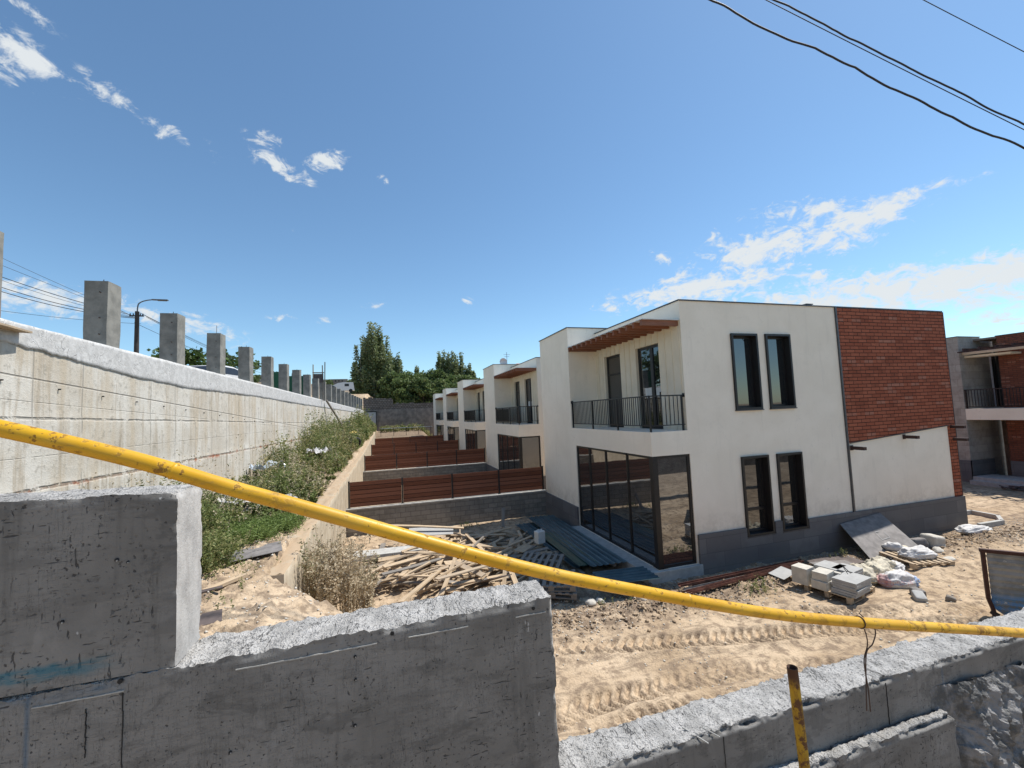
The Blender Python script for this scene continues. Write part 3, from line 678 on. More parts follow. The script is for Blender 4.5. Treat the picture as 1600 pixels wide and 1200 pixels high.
for k, (px_, pz_, r_) in enumerate(((-.155, -1.02, .004), (-.155, -1.115, .0035), (-.16, -1.30, .0045), (-.62, -1.29, .004), (-1.0, -.50, .0045), (-.965, -.512, .003), (-1.16, -.70, .004))):
    mb = MB(); mb.tube([(px_, YW+(.0 if pz_ > -.93 else -.003), pz_), (px_, YW+.012, pz_)], r_*1.6, 9); rel(mb.build('tie_hole', 'black_rubber', near), near)
    mb = MB(); mb.tube([(px_+.002, YW-.004, pz_-r_*.5), (px_+.003, YW+.01, pz_-r_*.6)], r_*.7, 7); rel(mb.build('mortar_plug', 'pale_concrete', near), near)
# poured concrete spilled against the wall, bottom right
def spill(u, v):
    x = 3.36+u*3.2; top = -1.93 - .05*u - .0*v; z = top - v*1.15
    out = .01 + .20*v**.8
    n_ = float(fbm(np.array([x]), np.array([z]), np.array([0.]), 4.2, 5, 40, .62)[0]); n3 = float(fbm(np.array([x]), np.array([z*.5]), np.array([1.]), 14, 4, 41, .6)[0])
    sc = sm(0, .1, np.array([u]))[0]
    return (x+.06*n_, YW-(out+.15*n_*(.35+v)+.06*n3)*sc+.0, z+.05*n_)
mb = MB(); mb.grid(spill, 190, 90)
tag(mb.build('concrete_spill', ['spill_concrete'], smooth=False), 'rough spill of hardened concrete against the foot of the foreground wall at bottom right', 'concrete spill')

# ---- big retaining wall on the left
rw = empty('retaining_wall', (wallx(8), 8, -2.6), 'long tall stained concrete retaining wall with rusty pour joint and white rendered top', 'retaining wall')
def ztop(y): return 1.95-.0088*y
yl = np.concatenate([np.arange(-6, 30, .12), np.arange(30, 73.6, .5), [73.6]])
zl = np.linspace(0, 1, 40)
A, Bv = np.meshgrid(yl, zl, indexing='ij')
Z = -3.1+(ztop(A)+3.1-.03)*Bv
X = wallx(A)+.018*fbm(A, Z, A*0, .8, 4, 3)+.006*fbm(A, Z, A*0, 5, 3, 3) - .02*np.clip(np.sin(A*0+1), 0, 1)
# steps of the pours: each lower lift stands a little proud
X = X + .012*sm(.24+.03, .24-.03, Z+.018*(A-9)) + .02*sm(-1.03+.03, -1.03-.03, Z)
V1 = np.stack([X, A, Z], -1).reshape(-1, 3); F1 = grid_faces(len(yl)-1, 39, 0)[:, ::-1]
o = np_mesh('wall', V1, F1, 'stained_concrete', rw, smooth=True); rel(o, rw)
# cap: face down to a ragged line, top and back
def zcap(y): return np.interp(y, [-6, 8.8, 10.4, 12.5, 15.3, 21, 31, 65, 74], [1.75, 1.53, 1.40, 1.24, 1.13, 1.17, 1.05, .85, .8])
yl = np.concatenate([np.arange(-6, 30, .03), np.arange(30, 73.6, .3), [73.6]])
prof = []
nz = np.zeros_like(yl)
zb = zcap(yl)+.03*fbm(yl, nz, nz, 1.2, 6, 8, .7)+.03*fbm(yl, nz, nz, 11, 4, 8, .7)
zt = ztop(yl)
rows = []
rows.append(np.stack([wallx(yl)-.01, yl, zb-.005], -1))
rows.append(np.stack([wallx(yl)+.010+.004*fbm(yl, nz+1, nz, 3, 3, 2), yl, zb+.012], -1))
for t_ in np.linspace(.12, 1, 8):
    zz = zb+(zt-zb)*t_; rows.append(np.stack([wallx(yl)+.012-.008*t_+.006*fbm(yl, zz, nz, 2.2, 4, 9), yl, zz+(t_ > .95)*.008*fbm(yl, nz+2, nz, 5, 4, 3)], -1))
for xo in (-.06, -.2, -.35, -.47): rows.append(np.stack([wallx(yl)+xo, yl, zt+.01+.008*fbm(yl, nz+xo*9, nz, 3, 3, 5)], -1))
rows.append(np.stack([wallx(yl)-.47, yl, zt-1.6], -1))
R_ = np.stack(rows, 1); nr = R_.shape[1]
o = np_mesh('cap', R_.reshape(-1, 3), grid_faces(len(yl)-1, nr-1, 0)[:, ::-1], 'cap_render', rw, smooth=True); rel(o, rw)
# tie holes with rust (small plugs)
for y_ in np.arange(8.9, 24, 1.2):
    for z_ in (.86-.066*(y_-9),):
        mb = MB(); mb.tube([(wallx(y_)-.02, y_, z_), (wallx(y_)+.02, y_, z_)], .013, 8); rel(mb.build('tie_plug', 'black_rubber', rw), rw)

# ---- concrete posts on the retaining wall
def post_mesh(seed, h):
    nu = 14; V = []; F = []
    W, D = .43, .46
    ring = []
    for a, b_ in ((0, 0), (1, 0), (1, 1), (0, 1)):
        c_, d_ = {(0, 0): (1, 0), (1, 0): (1, 1), (1, 1): (0, 1), (0, 1): (0, 0)}[(a, b_)]
        for t in (0, .33, .66): ring.append(((a+(c_-a)*t)*-W, (b_+(d_-b_)*t)*D))
    ring = np.array(ring)
    mb = MB(); nR = len(ring)
    for k in range(nu+1):
        z = -.12+(h+.12)*k/nu
        for (x, y) in ring:
            n_ = float(vnoise(np.array([x*4+seed]), np.array([y*4.]), np.array([z*2.5]), seed)[0])*.007
            mb.v.append((x+n_, y+n_, z+(.01*n_ if k < nu else n_*.8)))
    for k in range(nu):
        for j in range(nR):
            a = k*nR+j; b_ = k*nR+(j+1) % nR; mb.f.append((a, a+nR, b_+nR, b_))
    mb.f.append(tuple(nu*nR+j for j in reversed(range(nR)))); mb.mi = [0]*len(mb.f)
    return mb
PG = 'square concrete posts standing on the retaining wall'
ordn = ['cut off by the left edge of the photo', 'tallest in view, left of the street lamp', 'second whole, right of the lamp pole', 'third whole one, with a thin rebar on top', 'fourth whole one, before the green tree', 'fifth whole one', 'sixth whole one, beside the green mesh', 'seventh whole one', 'eighth whole one', 'ninth whole one, by the timber uprights', 'tenth whole one', 'eleventh whole one']
NTH = ['first', 'second', 'third', 'fourth', 'fifth', 'sixth', 'seventh', 'eighth', 'ninth', 'tenth']
for k in range(22):
    y_ = 8.40+2.985*k; hgt = 3.34-.003*y_-(ztop(y_))
    if k == 0: hgt += .0
    q = post_mesh(k+1, hgt) if k < 6 else post_mesh(7, hgt)
    p = q.build('concrete_post', 'post_concrete', None, loc=(wallx(y_)-.012, y_, ztop(y_)))
    p.rotation_euler = (0, 0, -.035)
    lab = ('square concrete post on the retaining wall, '+ordn[k]) if k < len(ordn) else 'tiny far square concrete post, '+NTH[21-k]+' counted from the far end of the retaining wall'
    tag(p, lab, 'concrete post', PG)
    if k < 12:
        for n_ in range(1 if k != 3 else 1):
            mb = MB(); hh = .32 if k == 3 else .09; mb.tube([(-.2, .2, hgt-.02), (-.2+.01, .2, hgt+hh)], .008, 6); mb.build('rebar', 'rebar', p)
        for zz in (.25, .62, 1.2):
            if zz < hgt and k < 4:
                mb = MB(); mb.tube([(-.13, -.035, zz), (-.13, .02, zz-.004)], .012, 8); mb.build('tie_stub', 'rebar', p)

# ---- garden wall (low) between terrace and yards
gw = empty('garden_wall', (-1.7, 8, -4.75), 'low cream concrete wall holding up the weedy strip beside the yards', 'low wall')
def gtop(y): return np.interp(y, [4, 8, 12.3, 31, 60, 66], [-2.62, -2.52, -2.45, -2.45, -1.95, -1.9])
yl = np.concatenate([np.arange(7.98, 20, .07), np.arange(20, 62, .25), [62]]); nz = yl*0
rows = []
for z_ in np.linspace(0, 1, 14):
    zz = -4.95+(gtop(yl)+4.95-.02)*z_; rows.append(np.stack([-1.7+.02*fbm(yl, zz, nz, 1.2, 4, 3), yl, zz], -1))
for xo in np.linspace(.02, .42, 8):
    rows.append(np.stack([-1.7-xo+.02*fbm(yl, nz+xo*4, nz, 2, 3, 5), yl, gtop(yl)+.055*fbm(yl, nz+xo*6, nz, 3.4, 5, 6, .62)+.03*(xo-.1)], -1))
rows.append(np.stack([nz-2.16, yl, gtop(yl)-.6], -1))
R_ = np.stack(rows, 1)
rel(np_mesh('wall', R_.reshape(-1, 3), grid_faces(len(yl)-1, R_.shape[1]-1, 0)[:, ::-1], 'garden_wall_concrete', gw, smooth=True), gw)

mb = MB(); mb.box(-2.1, -1.705, 7.96, 8.0, -4.9, float(gtop(8.))-.01); rel(mb.build('wall_end', 'garden_wall_concrete', gw), gw)

# ================================================================== HOUSES
X1, Y1, X2, XR = 7.0, 10.13, 8.22, 19.75
YC, YE = 15.35, 18.53
def holes_face(mb, axis, plane, u0, u1, z0, z1, holes, depth, inward=1, reveal=True):
    us = sorted({u0, u1, *[h_[0] for h_ in holes], *[h_[1] for h_ in holes]}); zs = sorted({z0, z1, *[h_[2] for h_ in holes], *[h_[3] for h_ in holes]})
    us = [u for u in us if u0 <= u <= u1]; zs = [z for z in zs if z0 <= z <= z1]
    P = (lambda u, d, z: (u, plane+d*inward, z)) if axis == 'x' else (lambda u, d, z: (plane+d*inward, u, z))
    for a, b_ in zip(us[:-1], us[1:]):
        for c_, d_ in zip(zs[:-1], zs[1:]):
            mu, mz = (a+b_)/2, (c_+d_)/2
            if any(h_[0] < mu < h_[1] and h_[2] < mz < h_[3] for h_ in holes): continue
            mb.quad(P(a, 0, c_), P(b_, 0, c_), P(b_, 0, d_), P(a, 0, d_))
    if reveal:
        for a, b_, c_, d_ in holes:
            c2, d2 = max(c_, z0), min(d_, z1)
            if a > u0: mb.quad(P(a, 0, c2), P(a, 0, d2), P(a, depth, d2), P(a, depth, c2))
            if b_ < u1: mb.quad(P(b_, 0, d2), P(b_, 0, c2), P(b_, depth, c2), P(b_, depth, d2))
            if d_ < z1: mb.quad(P(a, 0, d2), P(b_, 0, d2), P(b_, depth, d2), P(a, depth, d2))
            if c_ > z0: mb.quad(P(b_, 0, c2), P(a, 0, c2), P(a, depth, c2), P(b_, depth, c2))
def make_house(label, group):
    off = Vector((X1, Y1, GZ))
    root = empty('row_house', off, label, 'house', group)
    def hb(mb, name, mats, parent=root, **k):
        mb.v = [tuple(Vector(v)-off) for v in mb.v]; return mb.build(name, mats, parent, **k)
    UW = [(9.98, 10.98, -.21, 2.11), (11.30, 12.30, -.21, 2.11)]
    LW = [(10.03, 11.05, -3.93, -1.60), (11.38, 12.38, -3.93, -1.60)]
    mb = MB()
    holes_face(mb, 'x', Y1, X1, XR, GZ-.4, -.72, LW+[(X1, 8.25, -4.45, -1.39)], .3)
    holes_face(mb, 'x', Y1, X2, XR, -.72, 3.06, UW, .3)
    holes_face(mb, 'y', X1, Y1, YE, GZ-.4, -.72, [(Y1, 15.05, -4.45, -1.39)], .3)
    holes_face(mb, 'y', X1, YC, YE, -.72, 3.3, [], .3)
    mb.quad((X1, YC, -.72), (X2, YC, -.72), (X2, YC, 3.3), (X1, YC, 3.3)); mb.quad((X2, YC, 3.06), (12, YC, 3.06), (12, YC, 3.3), (X2, YC, 3.3))
    mb.quad((X2, Y1, 2.5), (X2, YC, 2.5), (X2, YC, 3.06), (X2, Y1, 3.06))
    mb.quad((12, YC, 3.06), (12, YE, 3.06), (12, YE, 3.3), (12, YC, 3.3))
    mb.quad((XR, Y1, GZ-.4), (XR, YE, GZ-.4), (XR, YE, 3.06), (XR, Y1, 3.06))
    mb.quad((XR, YE, GZ-.4), (X1, YE, GZ-.4), (X1, YE, 3.06), (XR, YE, 3.06)); mb.quad((12, YE, 3.06), (X1, YE, 3.06), (X1, YE, 3.3), (12, YE, 3.3))
    mb.quad((X1, Y1, -.72), (X2, Y1, -.72), (X2, YC, -.72), (X1, YC, -.72))
    mb.quad((X1+.3, Y1, -1.39), (8.25, Y1+.3, -1.39), (8.25, 15.05, -1.39), (X1, 15.05, -1.39))
    hb(mb, 'wall', 'white_plaster')
    mb = MB(); mb.quad((X2, Y1, 3.02), (XR, Y1, 3.02), (XR, YE, 3.02), (X2, YE, 3.02)); mb.quad((X1, YC, 3.26), (12, YC, 3.26), (12, YE, 3.26), (X1, YE, 3.26))
    hb(mb, 'roof', 'roof_membrane')
    mb = MB()
    t = .035
    mb.box(X2-t, XR+t, Y1-t, Y1+.18, 3.06, 3.095); mb.box(X2-t, X2+.18, Y1+.18, YC-t, 3.06, 3.095); mb.box(XR-.18, XR+t, Y1+.18, YE, 3.06, 3.095); mb.box(12.04, XR-.18, YE-.18, YE+t, 3.06, 3.095)
    mb.box(X1-t, 12+t, YC-t, YC+.18, 3.3, 3.335); mb.box(X1-t, X1+.18, YC+.18, YE-.18, 3.3, 3.335); mb.box(X1-t, 12+t, YE-.18, YE+t, 3.3, 3.335); mb.box(12-.18, 12+t, YC+.18, YE-.18, 3.3, 3.335)
    hb(mb, 'roof_coping', 'flashing')
    # plinth
    mb = MB(); yp = Y1-.07
    for a, b_, zt_ in ((8.31, 10.0, -3.66), (10.0, 11.08, -3.96), (11.08, 11.35, -3.60), (11.35, 12.41, -3.96), (12.41, XR+.1, -3.66)): mb.box(a, b_, yp, Y1+.01, GZ-.4, zt_)
    mb.box(XR-.01, XR+.1, Y1+.01, YE, GZ-.4, -3.66); hb(mb, 'plinth', 'plinth_stone'); mb = MB()
    mb.box(X1-.07, X1+.01, 15.08, YE, GZ-.4, -3.76)
    hb(mb, 'plinth', 'plinth_stone')
    # ledge round the glazed corner
    mb = MB(); mb.box(6.58, 8.36, Y1-.10, Y1+.02, GZ-.3, -4.46); mb.box(6.58, X1+.02, Y1+.02, 15.1, GZ-.3, -4.46)
    hb(mb, 'terrace_step', 'curb_concrete', bevel=.01)
    # brick part with slanted lower edge
    mb = MB(); y0 = Y1-.035
    S = [(14.43, -1.45), (19.42, -1.10)]
    mb.poly([(14.43, y0, S[0][1]), (19.42, y0, S[1][1]), (19.42, y0, 3.055), (14.43, y0, 3.055)])
    mb.poly([(19.42, y0, -3.655), (XR+.035, y0, -3.655), (XR+.035, y0, 3.055), (19.42, y0, 3.055)])
    mb.poly([(14.43, y0, S[0][1]), (14.43, Y1, S[0][1]), (19.42, Y1, S[1][1]), (19.42, y0, S[1][1])])
    mb.poly([(19.42, y0, -3.655), (19.42, y0, S[1][1]), (19.42, Y1, S[1][1]), (19.42, Y1, -3.655)])
    mb.poly([(XR+.035, y0, -3.655), (XR+.035, YE, -3.655), (XR+.035, YE, 3.055), (XR+.035, y0, 3.055)])
    mb.poly([(14.43, y0, 3.055), (14.43, Y1, 3.055), (14.43, Y1, S[0][1]), (14.43, y0, S[0][1])])
    hb(mb, 'brick_cladding', 'red_brick')
    mb = MB(); mb.box(14.37, 14.43, Y1-.05, Y1, -3.66, 3.055); mb.box(XR-.03, XR+.05, Y1-.05, Y1-.036, -3.66, 3.055) if False else None
    mb.box(XR+.036, XR+.06, Y1-.045, Y1+.02, -3.65, 3.05)
    n_ = 24
    for k in range(n_):
        a = 14.45+(19.42-14.45)*k/n_; b_ = 14.45+(19.42-14.45)*(k+1)/n_; za = -1.45+.35*k/n_; zb_ = -1.45+.35*(k+1)/n_
        mb.poly([(a, Y1-.05, za-.028), (b_, Y1-.05, zb_-.028), (b_, Y1-.05, zb_), (a, Y1-.05, za)]); mb.poly([(a, Y1-.05, za), (b_, Y1-.05, zb_), (b_, Y1, zb_), (a, Y1, za)])
    hb(mb, 'metal_strip', 'flashing')
    for x_, z_ in ((14.52, -1.62), (17.05, -1.40), (19.50, -1.17), (19.58, -1.62)):
        mb = MB(); mb.box(x_, x_+.12, Y1-.42, Y1, z_-.05, z_+.05); mb.box(x_-.01, x_+.13, Y1-.012, Y1-.001, z_-.08, z_+.08) ; hb(mb, 'bracket', 'bracket_steel')
    # windows
    def window(a, b_, c_, d_, lower):
        mb = MB(); w_ = .065; y0 = Y1-.06; y1 = Y1+.30
        mb.box(a, a+w_, y0, y1, c_, d_); mb.box(b_-w_, b_, y0, y1, c_, d_); mb.box(a+w_, b_-w_, y0, y1, d_-w_, d_); mb.box(a+w_, b_-w_, y0, y1, c_, c_+w_)
        a2, b2, c2, d2 = a+w_, b_-w_, c_+w_, d_-w_; s_ = .06; yy0, yy1 = Y1+.14, Y1+.22
        for q in ((a2, a2+s_, c2, d2), (b2-s_, b2, c2, d2), (a2+s_, b2-s_, d2-s_, d2), (a2+s_, b2-s_, c2, c2+s_)): mb.box(q[0], q[1], yy0, yy1, q[2], q[3])
        if lower: mb.box(a2+s_, b2-s_, yy0, yy1, c2+.62, c2+.70)
        f = hb(mb, 'window_lower' if False else 'window', 'dark_metal')
        mb = MB(); mb.box(a2+s_-.005, b2-s_+.005, Y1+.17, Y1+.185, c2+s_-.005, d2-s_+.005); hb(mb, 'pane', 'window_glass', f)
        mb = MB(); mb.box(a-.02, b_+.02, Y1-.075, Y1+.1, c_-.03, c_-.001); hb(mb, 'sill', 'flashing', f)
    for h_ in UW: window(*h_, False)
    for h_ in LW: window(*h_, True)
    # glazed corner
    mb = MB(); zb_, zt_ = -4.45, -1.39; xg = X1+.06; yg = Y1+.06
    mb.box(X1+.0, X1+.16, Y1+.0, Y1+.16, zb_, zt_)
    for y_ in (11.51, 12.83, 14.02): mb.box(xg-.03, xg+.05, y_-.035, y_+.035, zb_, zt_)
    mb.box(xg-.03, xg+.05, 14.98, 15.05, zb_, zt_)
    mb.box(xg-.03, xg+.05, Y1+.16, 14.98, zt_-.07, zt_); mb.box(xg-.03, xg+.05, Y1+.16, 14.98, zb_, zb_+.08)
    mb.box(8.17, 8.25, yg-.03, yg+.05, zb_, zt_); mb.box(X1+.16, 8.17, yg-.03, yg+.05, zt_-.07, zt_); mb.box(X1+.16, 8.17, yg-.03, yg+.05, zb_, zb_+.08)
    f = hb(mb, 'corner_window', 'dark_metal')
    for a, b_ in ((Y1+.15, 11.48), (11.54, 12.80), (12.86, 13.99), (14.05, 14.99)):
        mb = MB(); mb.box(xg, xg+.015, a, b_, zb_+.05, zt_-.05); hb(mb, 'pane', 'corner_glass', f)
    mb = MB(); mb.box(X1+.15, 8.18, yg, yg+.015, zb_+.05, zt_-.05); hb(mb, 'pane', 'corner_glass', f)
    # upper wall behind the balcony, vertical boards, two doors
    D = [(13.50, 14.66, -.72, 2.0), (11.22, 12.50, -.72, 2.0)]
    mb = MB(); holes_face(mb, 'y', X2, Y1, YC, -.72, 2.5, D, .16)
    y_ = Y1+.12
    while y_ < YC-.05:
        segs = [(-.72, 2.5)]
        for d_ in D:
            if d_[0]-.03 < y_ < d_[1]+.03: segs = [(2.0, 2.5)]
        for a, b_ in segs: mb.box(X2-.022, X2, y_-.014, y_+.014, a, b_)
        y_ += .325
    hb(mb, 'board_siding', 'cream_siding')
    for di, d_ in enumerate(D):
        mb = MB(); xd = X2+.10; a, b_, c_, e_ = d_
        mb.box(xd, xd+.06, a, a+.09, c_, e_); mb.box(xd, xd+.06, b_-.09, b_, c_, e_); mb.box(xd, xd+.06, a+.09, b_-.09, e_-.09, e_); mb.box(xd, xd+.06, a+.09, b_-.09, c_, c_+.12)
        mid = (a+b_)/2-(.12 if di else 0)
        if di: mb.box(xd-.01, xd+.06, mid-.07, mid+.07, c_+.12, e_-.09)
        else: mb.box(xd-.01, xd+.06, a+.09, b_-.09, 1.25, 1.32)
        f = hb(mb, 'balcony_door', 'dark_metal')
        mb = MB(); mb.box(xd+.02, xd+.035, a+.08, b_-.08, c_+.1, e_-.08); hb(mb, 'pane', 'window_glass', f)
        if di:
            mb = MB(); mb.box(xd+.015, xd+.019, mid+.12, mid+.47, .30, .62); hb(mb, 'paper_sheet', 'paper', f); mb = MB(); mb.box(xd+.015, xd+.019, a+.12, mid-.12, .30, .60); hb(mb, 'paper_sheet', 'paper', f)
        mb = MB(); mb.box(xd-.05, xd, a+.12, a+.15, .25, .45); hb(mb, 'handle', 'flashing', f)
    # pergola beams and sheet
    for k in range(14):
        y_ = Y1+.14+k*.385
        mb = MB(); mb.box(X1-.01, X2, y_-.045, y_+.045, 2.33, 2.485); hb(mb, 'pergola_beam', 'pergola_wood')
    mb = MB(); mb.box(X1-.04, X2-.0, Y1+.02, YC-.002, 2.487, 2.505); hb(mb, 'pergola_sheet', 'light_sheet')
    # railing
    mb = MB(); zt_ = .31; zb2 = -.56
    xr = X1+.06; yr = Y1+.07
    mb.box(xr-.02, xr+.02, yr, YC, zt_-.035, zt_); mb.box(xr-.012, xr+.012, yr, YC, zb2, zb2+.025)
    mb.box(xr, X2, yr-.02, yr+.02, zt_-.035, zt_+.001); mb.box(xr, X2, yr-.012, yr+.012, zb2, zb2+.024)
    for y_ in (yr, yr+1.75, yr+3.45, YC-.03): mb.box(xr-.022, xr+.022, y_-.022, y_+.022, -.72, zt_-.034)
    mb.box(X2-.10, X2-.056, yr-.022, yr+.022, -.72, zt_-.034)
    mb.box(X2-.02, X2-.001, yr-.05, yr+.05, zt_-.07, zt_+.04); mb.box(xr-.05, xr+.05, YC-.02, YC-.001, zt_-.07, zt_+.04)
    y_ = yr+.11
    while y_ < YC-.06: mb.box(xr-.009, xr+.009, y_-.009, y_+.009, zb2+.02, zt_-.03); y_ += .112
    x_ = xr+.13
    while x_ < X2-.13: mb.box(x_-.009, x_+.009, yr-.009, yr+.009, zb2+.02, zt_-.03); x_ += .135
    hb(mb, 'railing', 'dark_metal')
    mb = MB(); mb.box(13.55, 13.75, Y1+.3, Y1+.5, 3.02, 3.2); mb.box(13.5, 13.8, Y1+.25, Y1+.55, 3.2, 3.23); hb(mb, 'roof_vent', 'flashing')
    return root
HG = 'white two-storey row houses with recessed balconies'
house = make_house('nearest and largest white two-storey house with brick upper corner and slanted white wall below', HG)
labs = ['second white house in the row, just behind the nearest one, dark panel on its balcony', 'third white house in the row, counted from the camera', 'fourth white house in the row, small, second from the far end', 'farthest and smallest white house at the end of the row']
PITCH = 12.28
houses = [house]
for k in range(4):
    h_ = copy_tree(house); h_.location.y += PITCH*(k+1); h_['label'] = labs[k]
    if k == 3: h_.location.y += 0
    houses.append(h_)
    # dark sheet tied behind the railing of these balconies
    mb = MB(); mb.box(X1+.10, X1+.11, YC-3.0, YC-.1, -.62, .2); mb.v = [tuple(Vector(v)-Vector((X1, Y1, GZ))) for v in mb.v]
    mb.build('screen_panel', 'dark_metal', h_)

# ---- second building, right edge
BX = 30.0
b2 = empty('stone_and_brick_house', (BX, 14.8, GZ), 'grey stone and brick house at the right edge with a dark balcony and shaded entrance', 'house')
def bb(mb, name, m_, parent=None):
    mb.v = [tuple(Vector(v)-Vector((BX, 14.8, GZ))) for v in mb.v]; return mb.build(name, m_, parent or b2)
mb = MB(); mb.box(BX, 31.9, 14.8, 19.5, GZ-.3, 3.12); mb.box(31.9, 42, 14.9, 19.5, GZ-.3, 3.10); bb(mb, 'stone_wall', 'travertine')
mb = MB(); mb.box(BX-.05, BX-.001, 14.75, 19.5, GZ-.3, -3.6); mb.box(BX-.05, 31.9, 14.74, 14.799, GZ-.3, -3.6); bb(mb, 'plinth', 'plinth_stone'); mb = MB(); mb.box(31.24, 31.29, 3, 13.85, GZ-.3, -3.6); bb(mb, 'plinth', 'plinth_stone')
mb = MB(); BP = 31.3
holes_face(mb, 'y', BP, 3, 13.87, GZ-.3, 3.0, [(10.9, 12.55, -.1, 2.0), (10.9, 12.55, -3.3, -1.7)], .2); mb.quad((BP, 13.87, GZ-.3), (BP, 13.87, 3.0), (33, 13.87, 3.0), (33, 13.87, GZ-.3))
mb.quad((BP, 3, 3.0), (BP, 13.87, 3.0), (42, 13.87, 3.0), (42, 3, 3.0)); bb(mb, 'brick_wall', 'brown_brick')
mb = MB(); mb.box(33, 33.1, 13.87, 14.8, GZ-.3, 3.0); mb.box(BP, 33, 13.87, 14.8, 2.9, 3.0); bb(mb, 'recess_wall', 'rough_render')
mb = MB(); mb.box(BX, 33, 6, 14.8-.002, -1.41, -.82); bb(mb, 'balcony_slab', 'white_plaster')
mb = MB(); mb.box(BX+.4, BP-.01, 13.0, 14.79, 1.95, 2.05) ; mb.box(BX+.25, BX+.35, 6, 14.79, 2.12, 2.3); bb(mb, 'canopy_edge', 'cream_siding')
for k in range(12):
    mb = MB(); y_ = 14.55-k*.62; mb.box(BX-.12, BP-.02, y_-.05, y_+.05, 2.3, 2.44); bb(mb, 'canopy_beam', 'bracket_steel')
mb = MB(); mb.box(BX-.16, BX-.06, 6, 14.79, 2.22, 2.29); bb(mb, 'canopy_rail', 'bracket_steel')
mb = MB(); mb.box(BX+.04, BX+.08, 6, 14.79, .17, .22); mb.box(BX+.05, BX+.07, 6, 14.79, -.72, -.69)
y_ = 6.1
while y_ < 14.7: mb.box(BX+.05, BX+.07, y_-.012, y_+.012, -.7, .18); y_ += .12
mb.box(BX+.03, BX+.09, 14.7, 14.76, -.82, .2); bb(mb, 'railing', 'dark_metal')
for (a, b_) in ((-.1, 2.0), (-3.3, -1.7)):
    mb = MB(); x_ = BP+.04; mb.box(x_, x_+.06, 10.9, 10.98, a, b_); mb.box(x_, x_+.06, 12.47, 12.55, a, b_); mb.box(x_, x_+.06, 10.98, 12.47, a, a+.08); mb.box(x_, x_+.06, 10.98, 12.47, b_-.08, b_)
    f = bb(mb, 'window', 'light_sheet'); mb = MB(); mb.box(x_+.02, x_+.035, 10.95, 12.5, a+.05, b_-.05); bb(mb, 'pane', 'window_glass', f)
mb = MB(); mb.box(32.5, 32.56, 13.9, 14.0, -.8, 2.2); mb.box(32.5, 32.56, 14.7, 14.78, -.8, 2.2); mb.box(32.5, 32.56, 14.0, 14.7, 2.12, 2.2); f = bb(mb, 'door', 'light_sheet'); mb = MB(); mb.box(32.52, 32.54, 13.98, 14.72, -.8, 2.15); bb(mb, 'pane', 'window_glass', f)
mb = MB(); mb.box(29.3, 30.0-.06, 11, 14.6, GZ-.2, -4.55); mb.box(29.6, 31.2, 11, 14.6, -4.55, -4.38); bb(mb, 'entrance_step', 'curb_concrete')
mb = MB(); mb.box(BX-.03, 31.93, 14.77, 19.5, 3.121, 3.16); mb.box(BP-.03, 42, 3, 13.9, 3.002, 3.04); bb(mb, 'roof_coping', 'flashing')
mb = MB()
for k in range(14): 
    T = Matrix.Translation((28.8+.9*rng.random(), 12.2+1.1*rng.random(), -4.68+.12*rng.random())) @ Matrix.Rotation(rng.random()*6, 4, 'Z') @ Matrix.Rotation(rng.random()*.5, 4, 'X')
    mb.box(-.3, .3, -.05, .05, -.03, .03, T)
tag(mb.build('debris_heap', 'ply_dark'), 'dark heap of scraps on the ground by the entrance of the stone and brick house', 'debris')

# ================================================================== YARD WALLS AND FENCES
FG = 'brown slatted wooden fences between the yards'; WG = 'grey block walls under the wooden fences'
fl = ['nearest brown wooden slat fence, widest of the row', 'second brown wooden slat fence, behind the nearest one', 'third brown wooden slat fence, counted from the camera', 'farthest brown wooden slat fence of the four']
wl = ['nearest grey block wall, behind the timber pile', 'second grey block wall, seen between the two nearest fences', 'third grey block wall, mostly hidden by the second fence', 'farthest grey block wall, hidden low behind the third fence']
protoP = protoQ = None
for k in range(4):
    yf = 18.47+PITCH*k; zt_ = -3.66 - .0*k
    ww = empty('block_wall', (-1.7, yf, GZ), wl[k], 'block wall', WG)
    mb = MB(); mb.box(0.0, 8.68, 0, .245, -.3, zt_-GZ-.05); mb.build('blockwork', 'grey_block', ww)
    mb = MB(); mb.box(0.0, 8.68, -.015, .26, zt_-GZ-.05, zt_-GZ); mb.build('coping', 'curb_concrete', ww, bevel=.006)
    ff = empty('slat_fence', (-1.62, yf+.19, zt_), fl[k], 'fence', FG)
    L = 8.55; n_ = 4
    for j in range(n_+1):
        x_ = .03+(L-.06)*j/n_; mb = MB(); mb.box(x_-.03, x_+.03, -.04, .02, 0, 1.09); mb.box(x_-.06, x_+.06, -.07, .05, 0, .008); mb.build('post', 'dark_metal', ff)
    for j in range(n_):
        a = .03+(L-.06)*j/n_+.035; b_ = .03+(L-.06)*(j+1)/n_-.035; mb = MB()
        for s_ in range(6): mb.box(a, b_, -.012, .012, .03+s_*.172, .03+s_*.172+.150)
        mb.box(a, b_, .0125, .018, .03, .03+5*.172+.16); mb.build('slat_panel', 'fence_wood', ff)

